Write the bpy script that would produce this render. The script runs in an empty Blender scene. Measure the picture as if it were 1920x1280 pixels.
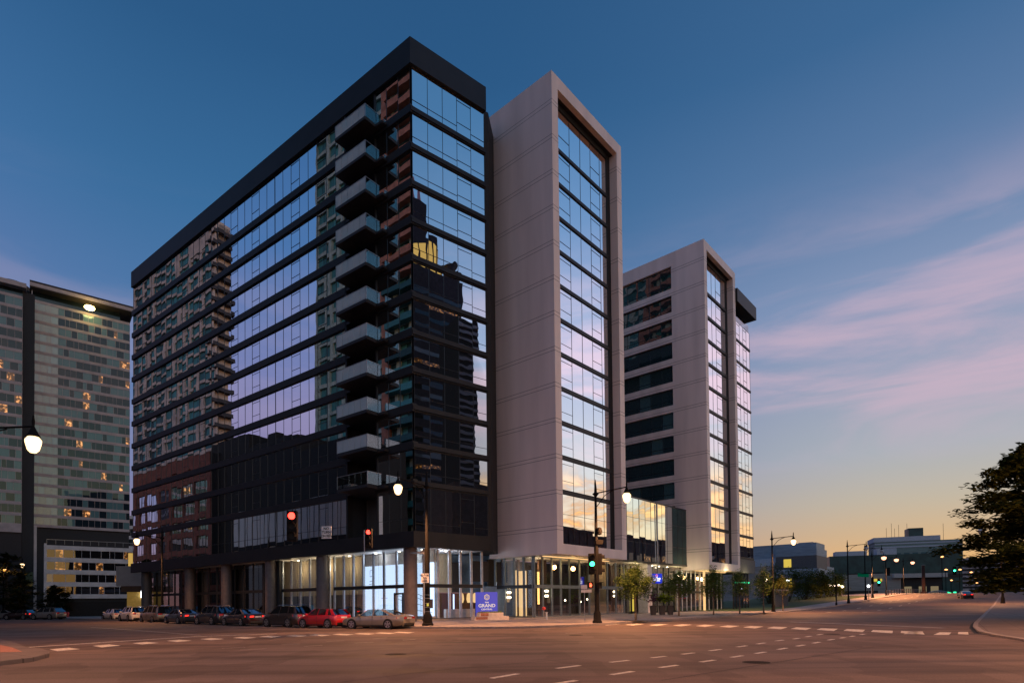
import bpy, math, random
from mathutils import Vector, Matrix
random.seed(7)
S = bpy.context.scene
C = S.collection
PI = math.pi
# ---------------------------------------------------------------- camera model (fitted to the photograph)
FP, PIT, ROL, CYP, HC = 1095.21, .0191099, -.0110321, 1106.43, 1.8
FW = (0, math.cos(PIT), math.sin(PIT))
_u0 = (0, -math.sin(PIT), math.cos(PIT))
RT = (math.cos(ROL), math.sin(ROL)*_u0[1], math.sin(ROL)*_u0[2])
UP = (-math.sin(ROL), math.cos(ROL)*_u0[1], math.cos(ROL)*_u0[2])
def ray(px, py):
    a, b = (px-960)/FP, (CYP-py)/FP
    return tuple(RT[i]*a + UP[i]*b + FW[i] for i in range(3))
def G(px, py, z=0.0):
    d = ray(px, py); t = (z-HC)/d[2]
    return (d[0]*t, d[1]*t)
def at(px, py, Y):
    d = ray(px, py); t = Y/d[1]
    return (d[0]*t, Y, HC + d[2]*t)
class Fr:
    """A vertical facade plane: u runs along it, d out of it (towards the street)."""
    def __init__(s, o, ang, side):
        s.o = (o[0], o[1]); a = math.radians(ang)
        s.u = (math.sin(a), math.cos(a)); s.n = (s.u[1]*side, -s.u[0]*side); s.side = side
    def p(s, u, d, z):
        return (s.o[0]+s.u[0]*u+s.n[0]*d, s.o[1]+s.u[1]*u+s.n[1]*d, z)
    def hit(s, px, py, d=0):
        r = ray(px, py); n = s.n
        c = n[0]*s.o[0] + n[1]*s.o[1] + d
        t = c/(r[0]*n[0] + r[1]*n[1])
        x, y, z = r[0]*t, r[1]*t, r[2]*t + HC
        return ((x-s.o[0])*s.u[0] + (y-s.o[1])*s.u[1], z)
    def uv(s, x, y):
        return ((x-s.o[0])*s.u[0]+(y-s.o[1])*s.u[1], (x-s.o[0])*s.n[0]+(y-s.o[1])*s.n[1])
C0, C1, C3 = at(776.5, 950, 51.3), at(1044, 950, 55.4), at(1328, 950, 81.6)
BL, BR = Fr(C0, -53.17, -1), Fr(C0, 51.23, 1)
WL, WR = Fr(C1, -48.63, -1), Fr(C1, 41.37, 1)
TL, TR = Fr(C3, -48.63, -1), Fr(C3, 41.37, 1)

def sp(x, w):                      # soft plus
    x = x/w
    return w*(x if x > 30 else math.log1p(math.exp(x)))
def gz(x, y):
    """Height of the ground: the street on the right climbs to a bridge."""
    s = WR.u[0]*x + WR.u[1]*y
    z = .03*sp(s-92, 5) - .03*sp(s-193, 10) - .012*sp(s-215, 10)
    d = WR.uv(x, y)[1]
    k = min(1, max(0, (d+45)/33)) * min(1, max(0, (95-d)/40))
    return max(0, z)*k*k*(3-2*k)

# ---------------------------------------------------------------- materials
def lin(c):
    return tuple((v/255/12.92 if v/255 <= .04045 else ((v/255+.055)/1.055)**2.4) for v in c)
class N:
    def __init__(s, tree): s.t = tree; s.n = tree.nodes; s.l = tree.links
    def __call__(s, typ, **kw):
        n = s.n.new(typ)
        for k, v in kw.items():
            if k.startswith('i_'):
                key = k[2:]; key = int(key) if key.isdigit() else key
                n.inputs[key].default_value = v
            else: setattr(n, k, v)
        return n
    def link(s, a, b): s.l.new(a, b)
def newmat(name):
    m = bpy.data.materials.new(name); m.use_nodes = True
    m.node_tree.nodes.clear()
    return m, N(m.node_tree)
def ramp(k, stops, interp='LINEAR'):
    r = k('ShaderNodeValToRGB'); cr = r.color_ramp; cr.interpolation = interp
    while len(cr.elements) < len(stops): cr.elements.new(.5)
    for e, (p, c) in zip(cr.elements, stops):
        e.position = p; e.color = (*c[:3], 1)
    return r
def mat(name, col, rough=.6, metal=0, spec=.5, vary=.12, scale=3.0, bump=0, island=0, emit=None, estr=0, coat=0, aniso=None):
    m, k = newmat(name)
    out = k('ShaderNodeOutputMaterial'); b = k('ShaderNodeBsdfPrincipled')
    k.link(b.outputs[0], out.inputs[0])
    b.inputs['Roughness'].default_value = rough; b.inputs['Metallic'].default_value = metal
    b.inputs['Specular IOR Level'].default_value = spec
    b.inputs['Coat Weight'].default_value = coat; b.inputs['Coat Roughness'].default_value = .06
    tc = k('ShaderNodeTexCoord')
    mp = k('ShaderNodeMapping'); mp.inputs['Scale'].default_value = aniso or (1, 1, 1)
    k.link(tc.outputs['Object'], mp.inputs[0])
    nz = k('ShaderNodeTexNoise', i_Scale=scale, i_Detail=6.0, i_Roughness=.62)
    k.link(mp.outputs[0], nz.inputs['Vector'])
    lo = [c*(1-vary*1.6) for c in col]; hi = [min(1, c*(1+vary*1.6)) for c in col]
    r = ramp(k, [(.3, lo), (.7, hi)]); k.link(nz.outputs[0], r.inputs[0])
    src = r.outputs[0]
    if island:
        g = k('ShaderNodeNewGeometry'); h = k('ShaderNodeHueSaturation')
        mr = k('ShaderNodeMapRange'); mr.inputs[3].default_value = 1-island; mr.inputs[4].default_value = 1+island
        k.link(g.outputs['Random Per Island'], mr.inputs[0]); k.link(mr.outputs[0], h.inputs['Value'])
        k.link(src, h.inputs['Color']); src = h.outputs[0]
    k.link(src, b.inputs['Base Color'])
    if bump:
        bp = k('ShaderNodeBump', i_Strength=bump, i_Distance=.02)
        k.link(nz.outputs[0], bp.inputs['Height']); k.link(bp.outputs[0], b.inputs['Normal'])
    if emit:
        b.inputs['Emission Color'].default_value = (*emit, 1); b.inputs['Emission Strength'].default_value = estr
    return m
def emis(name, col, st):
    m, k = newmat(name)
    out = k('ShaderNodeOutputMaterial'); e = k('ShaderNodeEmission', i_Strength=st)
    e.inputs[0].default_value = (*col, 1); k.link(e.outputs[0], out.inputs[0])
    return m
def glassmat(name, inner=(.012, .016, .018), refl=.5, tint=(.9, .95, 1), wav=.35, curtain=.0, ccol=(.25, .3, .28), lit=0, lcol=(1, .55, .22), lstr=1.2, wscale=.55, rough=.0):
    """Coated facade glass: strong mirror over a dark room; some panes have drawn blinds, some are lit."""
    m, k = newmat(name)
    out = k('ShaderNodeOutputMaterial')
    tc = k('ShaderNodeTexCoord'); g = k('ShaderNodeNewGeometry')
    add = k('ShaderNodeVectorMath', operation='ADD'); sc = k('ShaderNodeVectorMath', operation='SCALE')
    cmb = k('ShaderNodeCombineXYZ'); oj = k('ShaderNodeObjectInfo')
    k.link(g.outputs['Random Per Island'], cmb.inputs[0]); k.link(g.outputs['Random Per Island'], cmb.inputs[2]); k.link(oj.outputs['Random'], cmb.inputs[1])
    k.link(cmb.outputs[0], sc.inputs[0]); sc.inputs['Scale'].default_value = 31
    k.link(tc.outputs['Object'], add.inputs[0]); k.link(sc.outputs[0], add.inputs[1])
    nz = k('ShaderNodeTexNoise', i_Scale=wscale, i_Detail=1.0)
    k.link(add.outputs[0], nz.inputs['Vector'])
    bp = k('ShaderNodeBump', i_Strength=wav, i_Distance=.02)
    k.link(nz.outputs[0], bp.inputs['Height'])
    gl = k('ShaderNodeBsdfGlossy', i_Roughness=rough); gl.inputs[0].default_value = (*tint, 1)
    k.link(bp.outputs[0], gl.inputs['Normal'])
    # the room behind
    oi = k('ShaderNodeObjectInfo'); ma = k('ShaderNodeMath', operation='MULTIPLY_ADD'); ma.inputs[1].default_value = 37.7; k.link(oi.outputs['Random'], ma.inputs[0]); k.link(g.outputs['Random Per Island'], ma.inputs[2])
    wn = k('ShaderNodeTexWhiteNoise', noise_dimensions='1D'); k.link(ma.outputs[0], wn.inputs['W'])
    inn = k('ShaderNodeMix', data_type='RGBA')
    st = k('ShaderNodeMath', operation='LESS_THAN'); st.inputs[1].default_value = curtain
    k.link(wn.outputs[0], st.inputs[0]); k.link(st.outputs[0], inn.inputs[0])
    inn.inputs[6].default_value = (*inner, 1)
    wv = k('ShaderNodeTexWave', wave_type='BANDS', i_Scale=1.6, i_Distortion=2.0)
    k.link(tc.outputs['Object'], wv.inputs['Vector'])
    cr = ramp(k, [(0, [c*.6 for c in ccol]), (1, ccol)]); k.link(wv.outputs[1], cr.inputs[0])
    k.link(cr.outputs[0], inn.inputs[7])
    df = k('ShaderNodeBsdfDiffuse'); k.link(inn.outputs[2], df.inputs[0])
    src = df.outputs[0]
    if lit:
        gt = k('ShaderNodeMath', operation='GREATER_THAN'); gt.inputs[1].default_value = 1-lit
        k.link(wn.outputs[0], gt.inputs[0])
        em = k('ShaderNodeEmission'); n2 = k('ShaderNodeTexNoise', i_Scale=1.3, i_Detail=3.0)
        k.link(tc.outputs['Object'], n2.inputs['Vector'])
        er = ramp(k, [(.5, [c*.06 for c in lcol]), (.68, lcol)]); k.link(n2.outputs[0], er.inputs[0]); k.link(er.outputs[0], em.inputs[0])
        ms = k('ShaderNodeMath', operation='MULTIPLY'); ms.inputs[1].default_value = lstr
        k.link(gt.outputs[0], ms.inputs[0]); k.link(ms.outputs[0], em.inputs[1])
        ad = k('ShaderNodeAddShader'); k.link(src, ad.inputs[0]); k.link(em.outputs[0], ad.inputs[1]); src = ad.outputs[0]
    lw = k('ShaderNodeFresnel', i_IOR=1.5)
    mr = k('ShaderNodeMapRange'); mr.inputs[1].default_value = .04; mr.inputs[2].default_value = .7
    mr.inputs[3].default_value = refl; mr.inputs[4].default_value = .97
    k.link(lw.outputs[0], mr.inputs[0])
    mx = k('ShaderNodeMixShader'); k.link(mr.outputs[0], mx.inputs[0]); k.link(src, mx.inputs[1]); k.link(gl.outputs[0], mx.inputs[2])
    k.link(mx.outputs[0], out.inputs[0])
    return m
def clearglass(name, tint=(.82, .88, .9), refl=.08):
    m, k = newmat(name)
    out = k('ShaderNodeOutputMaterial'); t = k('ShaderNodeBsdfTransparent'); t.inputs[0].default_value = (*tint, 1)
    gl = k('ShaderNodeBsdfGlossy', i_Roughness=.0)
    lw = k('ShaderNodeFresnel', i_IOR=1.5); mr = k('ShaderNodeMapRange')
    mr.inputs[1].default_value = .04; mr.inputs[2].default_value = .8; mr.inputs[3].default_value = refl; mr.inputs[4].default_value = .4
    k.link(lw.outputs[0], mr.inputs[0])
    mx = k('ShaderNodeMixShader'); k.link(mr.outputs[0], mx.inputs[0]); k.link(t.outputs[0], mx.inputs[1]); k.link(gl.outputs[0], mx.inputs[2])
    k.link(mx.outputs[0], out.inputs[0])
    return m
def panelmat(name, col, z0, dz, gap=.36, line=.035, rough=.55):
    """Metal rain-screen cladding: two horizontal joints per storey."""
    m, k = newmat(name)
    out = k('ShaderNodeOutputMaterial'); b = k('ShaderNodeBsdfPrincipled', i_Roughness=rough)
    k.link(b.outputs[0], out.inputs[0])
    g = k('ShaderNodeNewGeometry'); sx = k('ShaderNodeSeparateXYZ'); k.link(g.outputs['Position'], sx.inputs[0])
    facs = []
    for off in (0, gap):
        a = k('ShaderNodeMath', operation='SUBTRACT'); a.inputs[1].default_value = z0+off; k.link(sx.outputs[2], a.inputs[0])
        d = k('ShaderNodeMath', operation='FLOORED_MODULO'); d.inputs[1].default_value = dz; k.link(a.outputs[0], d.inputs[0])
        l = k('ShaderNodeMath', operation='LESS_THAN'); l.inputs[1].default_value = line; k.link(d.outputs[0], l.inputs[0])
        facs.append(l)
    mx = k('ShaderNodeMath', operation='MAXIMUM'); k.link(facs[0].outputs[0], mx.inputs[0]); k.link(facs[1].outputs[0], mx.inputs[1])
    nz = k('ShaderNodeTexNoise', i_Scale=.35, i_Detail=5.0)
    mp = k('ShaderNodeMapping'); mp.inputs['Scale'].default_value = (1.6, 1.6, .16); k.link(g.outputs['Position'], mp.inputs[0]); k.link(mp.outputs[0], nz.inputs['Vector'])
    r = ramp(k, [(.3, [c*.84 for c in col]), (.7, [c*1.07 for c in col])]); k.link(nz.outputs[0], r.inputs[0])
    c = k('ShaderNodeMix', data_type='RGBA'); k.link(mx.outputs[0], c.inputs[0]); k.link(r.outputs[0], c.inputs[6]); c.inputs[7].default_value = (col[0]*.25, col[1]*.25, col[2]*.25, 1)
    k.link(c.outputs[2], b.inputs['Base Color'])
    return m
def asphaltmat():
    m, k = newmat('asphalt')
    out = k('ShaderNodeOutputMaterial'); b = k('ShaderNodeBsdfPrincipled', i_Roughness=.55)
    b.inputs['Specular IOR Level'].default_value = .18
    k.link(b.outputs[0], out.inputs[0])
    tc = k('ShaderNodeNewGeometry')
    def nz(scale, rot, aniso, detail=5.0):
        mp = k('ShaderNodeMapping'); mp.inputs['Rotation'].default_value = (0, 0, math.radians(rot)); mp.inputs['Scale'].default_value = (*aniso, 1)
        k.link(tc.outputs['Position'], mp.inputs[0])
        n = k('ShaderNodeTexNoise', i_Scale=scale, i_Detail=detail, i_Roughness=.6); k.link(mp.outputs[0], n.inputs['Vector'])
        return n
    big = nz(.16, 0, (1, 1)); s1 = nz(.55, -48.6, (.05, 1)); s2 = nz(.7, 36.8, (.06, 1)); fine = nz(22, 0, (1, 1)); patch = nz(.35, 20, (1, .5), 2.0)
    def mul(a, c):
        n = k('ShaderNodeMix', data_type='RGBA', blend_type='MULTIPLY'); n.inputs[0].default_value = 1
        k.link(a, n.inputs[6]); k.link(c, n.inputs[7]); return n.outputs[2]
    base = ramp(k, [(.25, (.13, .1, .086)), (.75, (.2, .15, .128))]); k.link(big.outputs[0], base.inputs[0])
    r1 = ramp(k, [(.34, (.5, .5, .5)), (.5, (.92, .92, .92)), (.58, (1.0, 1.0, 1.0)), (.75, (1.15, 1.13, 1.1))]); k.link(s1.outputs[0], r1.inputs[0])
    r2 = ramp(k, [(.34, (.7, .7, .7)), (.55, (1, 1, 1)), (.75, (1.1, 1.1, 1.1))]); k.link(s2.outputs[0], r2.inputs[0])
    r3 = ramp(k, [(.3, (.72, .72, .72)), (.7, (1.2, 1.2, 1.2))]); k.link(fine.outputs[0], r3.inputs[0])
    r4 = ramp(k, [(.44, (.8, .8, .8)), (.455, (1, 1, 1)), (.62, (1, 1, 1)), (.635, (.86, .86, .86))]); k.link(patch.outputs[0], r4.inputs[0])
    k.link(mul(mul(mul(mul(base.outputs[0], r4.outputs[0]), r1.outputs[0]), r2.outputs[0]), r3.outputs[0]), b.inputs['Base Color'])
    rr = ramp(k, [(.3, (.68, .68, .68)), (.7, (.9, .9, .9))]); k.link(s1.outputs[0], rr.inputs[0]); k.link(rr.outputs[0], b.inputs['Roughness'])
    bp = k('ShaderNodeBump', i_Strength=.25, i_Distance=.01); k.link(fine.outputs[0], bp.inputs['Height']); k.link(bp.outputs[0], b.inputs['Normal'])
    return m
def pavemat(name, col, rot, size=1.5):
    m, k = newmat(name)
    out = k('ShaderNodeOutputMaterial'); b = k('ShaderNodeBsdfPrincipled', i_Roughness=.8)
    k.link(b.outputs[0], out.inputs[0])
    g = k('ShaderNodeNewGeometry'); mp = k('ShaderNodeMapping'); mp.inputs['Rotation'].default_value = (0, 0, math.radians(rot))
    k.link(g.outputs['Position'], mp.inputs[0])
    br = k('ShaderNodeTexBrick', offset=0, i_Scale=1.0); br.inputs['Mortar Size'].default_value = .02; br.inputs['Brick Width'].default_value = size; br.inputs['Row Height'].default_value = size
    br.inputs['Color1'].default_value = (*[c*.92 for c in col], 1); br.inputs['Color2'].default_value = (*[c*1.08 for c in col], 1); br.inputs['Mortar'].default_value = (*[c*.45 for c in col], 1)
    k.link(mp.outputs[0], br.inputs['Vector'])
    nz = k('ShaderNodeTexNoise', i_Scale=.8, i_Detail=7.0); k.link(g.outputs['Position'], nz.inputs['Vector'])
    r = ramp(k, [(.3, (.7, .7, .7)), (.7, (1.1, 1.1, 1.1))]); k.link(nz.outputs[0], r.inputs[0])
    mu = k('ShaderNodeMix', data_type='RGBA', blend_type='MULTIPLY'); mu.inputs[0].default_value = 1
    k.link(br.outputs[0], mu.inputs[6]); k.link(r.outputs[0], mu.inputs[7]); k.link(mu.outputs[2], b.inputs['Base Color'])
    return m
def brickmat(name, col, rough=.85, scale=1.0):
    m, k = newmat(name)
    out = k('ShaderNodeOutputMaterial'); b = k('ShaderNodeBsdfPrincipled', i_Roughness=rough); k.link(b.outputs[0], out.inputs[0])
    g = k('ShaderNodeTexCoord')
    nz = k('ShaderNodeTexNoise', i_Scale=.9*scale, i_Detail=8.0); k.link(g.outputs['Object'], nz.inputs['Vector'])
    r = ramp(k, [(.3, [c*.7 for c in col]), (.7, [c*1.2 for c in col])]); k.link(nz.outputs[0], r.inputs[0]); k.link(r.outputs[0], b.inputs['Base Color'])
    return m
def leafmat(name, c1, c2, trans=.35):
    m, k = newmat(name)
    out = k('ShaderNodeOutputMaterial'); g = k('ShaderNodeNewGeometry')
    r = ramp(k, [(0, c1), (1, c2)]); k.link(g.outputs['Random Per Island'], r.inputs[0])
    d = k('ShaderNodeBsdfDiffuse'); t = k('ShaderNodeBsdfTranslucent'); k.link(r.outputs[0], d.inputs[0]); k.link(r.outputs[0], t.inputs[0])
    mx = k('ShaderNodeMixShader'); mx.inputs[0].default_value = trans; k.link(d.outputs[0], mx.inputs[1]); k.link(t.outputs[0], mx.inputs[2]); k.link(mx.outputs[0], out.inputs[0])
    return m
def carpaint(name, col, metal=.3):
    return mat(name, col, rough=.32, metal=metal, vary=.04, coat=1.0)

M = dict(
    asphalt=asphaltmat(), walk=pavemat('walk_concrete', (.34, .3, .27), -41.4), walk2=pavemat('walk_concrete_dark', (.14, .113, .098), 36.8),
    kerb=mat('kerb_stone', (.24, .21, .19), .8, bump=.3, scale=4), earth=mat('bare_earth', (.07, .06, .05), .95),
    paint=mat('road_paint', (.55, .52, .43), .7, vary=.3, scale=7), worn=mat('worn_road_paint', (.3, .27, .23), .6, vary=.3, scale=5),
    black=mat('black_cladding', (.013, .013, .014), .5, spec=.3, vary=.15, scale=.6), black2=mat('black_soffit', (.012, .012, .014), .6),
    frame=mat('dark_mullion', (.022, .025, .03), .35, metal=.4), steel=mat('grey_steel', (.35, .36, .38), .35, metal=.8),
    silver=mat('pale_fin', (.42, .47, .52), .4, metal=.3), finw=mat('teal_grey_fin', (.14, .18, .2), .4, metal=.2), col=mat('column_grey', (.09, .08, .085), .6),
    white=panelmat('white_cladding', (.74, .64, .6), 12.64-.6, 3.437, line=.05), white3=panelmat('white_cladding_far', (.74, .65, .62), 12.0, 3.437, line=.06),
    soff=mat('light_soffit', (.6, .58, .56), .7), recess=mat('dark_recess', (.015, .016, .018), .7),
    gl_L=glassmat('glass_street', refl=.52, wav=.15, wscale=.4), gl_R=glassmat('glass_corner', refl=.5, wav=.17, tint=(.8, .79, .75)), gl_W=glassmat('glass_white_tower', refl=.62, wav=.10, tint=(.96, .92, .88)),
    gl_T=glassmat('glass_ribbon', inner=(.012, .04, .048), refl=.30, wav=.35, curtain=.25, ccol=(.06, .16, .18)), gl_link=glassmat('glass_link', inner=(.008, .035, .04), refl=.3, tint=(.85, .95, .95), wav=.15),
    gl_teal=mat('dark_teal_glass', (.012, .05, .056), .22, spec=.25, vary=.25, scale=.5, island=.3),
    rail=glassmat('railing_glass', inner=(.46, .54, .57), refl=.14, wav=.02), railc=clearglass('railing_clear', (.6, .66, .68), .14),
    shop=clearglass('shop_glass', (.88, .93, .96), .03), shopdark=clearglass('shop_glass_dark', (.4, .42, .42), .1),
    beige=mat('lobby_wall', (.42, .34, .22), .8, vary=.06), wood=mat('lobby_wood', (.1, .045, .022), .55, aniso=(1, 1, .1)), dkroom=mat('dark_interior', (.03, .026, .026), .8),
    tile=mat('interior_floor', (.3, .27, .23), .5), ceil=mat('interior_ceiling', (.6, .6, .6), .8), bluewall=mat('blue_screen_wall', (.12, .22, .36), .5),
    e_wall=emis('backlit_wall', lin((205, 226, 255)), 1.9), e_warm=emis('warm_strip', (1, .55, .16), 3.2), e_warm2=emis('warm_soft', (1, .6, .25), 1.1), e_down=emis('downlight', (1, .85, .65), 14),
    e_sconce=emis('sconce_bulb', (1, .78, .5), 9), e_lamp=emis('lamp_globe', (1, .66, .34), 3.0), e_lampfar=emis('far_lamp', (1, .45, .25), 3.2), e_red=emis('signal_red', (1, .03, .02), 9), e_green=emis('signal_green', (.03, 1, .32), 9),
    e_hand=emis('hand_red', (1, .12, .05), 4), e_tail=emis('tail_glow', (1, .03, .02), 2.2), e_yellow=emis('yellow_room', (.85, .62, .1), .8), e_orange=emis('orange_light', (1, .42, .14), 3.5), e_white=emis('white_lamp', (.9, .95, 1), 7), e_grn=emis('green_strip', (.03, .8, .3), 3),
    iron=mat('black_iron', (.01, .0095, .0095), .85, metal=0, spec=.1), ironb=mat('brown_iron', (.03, .016, .013), .4, metal=.4), signw=mat('sign_white', (.75, .74, .72), .5), signk=mat('sign_ink', (.02, .02, .02), .6), signg=emis('sign_green_face', (.0, .16, .08), .35),
    signb=mat('sign_blue', lin((28, 42, 120)), .45, emit=lin((48, 66, 185)), estr=.75, vary=.1), signb2=mat('blade_blue', lin((20, 50, 170)), .4, emit=lin((10, 50, 220)), estr=.8), letter=emis('sign_letter', (1, .8, .66), .85), letter2=emis('blade_letter', (.95, .95, 1), 2), logo=emis('sign_logo', (1, .7, .48), .7), logor=emis('blade_logo', (1, .25, .3), 1.2),
    planter=mat('planter_stone', (.55, .5, .45), .8), brickp=mat('brick_red_step', (.32, .14, .09), .8, scale=12, vary=.3), pot=mat('dark_pot', (.035, .035, .04), .5),
    bark=mat('bark', (.12, .095, .07), .9, scale=9, vary=.3, bump=.5), barkd=mat('bark_dark', (.05, .04, .03), .9, scale=9, vary=.3),
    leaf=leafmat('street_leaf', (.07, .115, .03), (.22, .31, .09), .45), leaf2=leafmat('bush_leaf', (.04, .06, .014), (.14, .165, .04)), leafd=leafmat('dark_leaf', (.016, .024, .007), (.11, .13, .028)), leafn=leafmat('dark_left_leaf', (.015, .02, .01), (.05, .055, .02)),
    leafy=leafmat('lime_leaf', (.26, .36, .02), (.5, .62, .06), .45), leafp=leafmat('purple_leaf', (.12, .04, .07), (.3, .14, .2)), grass=mat('lawn_grass', (.045, .08, .016), .95, vary=.4, scale=6),
    tyre=mat('tyre_rubber', (.012, .012, .012), .85), rim=mat('alloy_rim', (.5, .48, .46), .3, metal=.9), rimd=mat('dark_well', (.008, .008, .008), .9), cglass=glassmat('car_glass', inner=(.01, .012, .013), refl=.05, wav=.02, tint=(.35, .37, .4)), cglassc=clearglass('car_glass_clear', (.5, .56, .56), .12),
    trim=mat('black_trim', (.012, .012, .012), .5), chrome=mat('chrome', (.6, .6, .6), .15, metal=1), hl=mat('headlight_lens', (.5, .5, .5), .1, coat=1), tl=mat('taillight_lens', (.25, .008, .008), .15, coat=1, emit=(1, .02, .02), estr=.12), plate=mat('number_plate', (.5, .5, .52), .5),
    tan=carpaint('tan_metallic', (.27, .23, .165), .5), red=carpaint('red_paint', (.42, .006, .012), .1), dbrown=carpaint('dark_brown_paint', (.045, .03, .024), .3), maroon=carpaint('maroon_paint', (.035, .012, .012), .3), blackp=carpaint('black_paint', (.014, .011, .012), .2), charcoal=carpaint('charcoal_paint', (.05, .042, .04), .4), champ=carpaint('champagne_paint', (.21, .165, .12), .5), whitep=carpaint('white_paint', (.62, .57, .5), 0), silverp=carpaint('silver_paint', (.3, .27, .25), .5),
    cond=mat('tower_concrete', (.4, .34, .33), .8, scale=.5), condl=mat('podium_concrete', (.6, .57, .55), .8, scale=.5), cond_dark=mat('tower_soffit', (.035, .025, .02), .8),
    gl_c=glassmat('condo_glass', inner=(.014, .024, .032), refl=.045, wav=.1, tint=(.7, .9, .95), curtain=.4, ccol=(.13, .24, .245), lit=.05, lcol=(1, .42, .14), lstr=1.4), gl_cw=glassmat('condo_blind', inner=(.34, .46, .43), refl=.06, wav=.1, curtain=.7, ccol=(.42, .5, .44), lit=.0), gl_p=glassmat('podium_glass', inner=(.012, .01, .01), refl=.1, wav=.1, curtain=.1, lit=.16, lcol=(1, .42, .12), lstr=.7),
    greyblue=mat('greyblue_metal', (.26, .33, .38), .7, scale=.3, aniso=(1, 1, 8)), greybl2=mat('pale_blue_band', (.45, .5, .55), .7), dgrey=mat('dark_grey_band', (.11, .11, .11), .7), stone=mat('far_stone', (.38, .34, .3), .85, scale=.2, aniso=(1, 1, 9)), dgreen=mat('dark_green_glass', (.02, .065, .055), .4, scale=.3, vary=.3), teal=mat('office_teal', (.17, .25, .225), .7, scale=.4, aniso=(1, 1, 6)), tealw=mat('office_window', (.03, .12, .13), .3), cream=mat('cream_slab', (.5, .46, .42), .8), dblue=mat('far_blue', (.05, .06, .09), .8),
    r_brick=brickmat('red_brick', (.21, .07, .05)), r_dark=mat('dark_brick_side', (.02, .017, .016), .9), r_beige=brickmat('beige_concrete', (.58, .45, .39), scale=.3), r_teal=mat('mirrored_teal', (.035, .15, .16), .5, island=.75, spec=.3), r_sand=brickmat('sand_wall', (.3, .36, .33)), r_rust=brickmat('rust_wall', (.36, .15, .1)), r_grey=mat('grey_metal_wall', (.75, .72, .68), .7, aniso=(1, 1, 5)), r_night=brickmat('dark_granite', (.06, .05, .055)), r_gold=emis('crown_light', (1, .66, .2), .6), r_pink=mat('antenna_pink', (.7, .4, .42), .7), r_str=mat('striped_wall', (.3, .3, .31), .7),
    yellowwall=mat('yellow_lit_wall', (.5, .33, .1), .8, emit=(1, .55, .1), estr=.12), banner=mat('green_banner', (.1, .16, .1), .8), hyd=mat('red_enamel', (.5, .03, .03), .4), rubber=mat('fence_slats', (.17, .16, .15), .8, scale=8, aniso=(1, 1, .05)),
)

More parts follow.
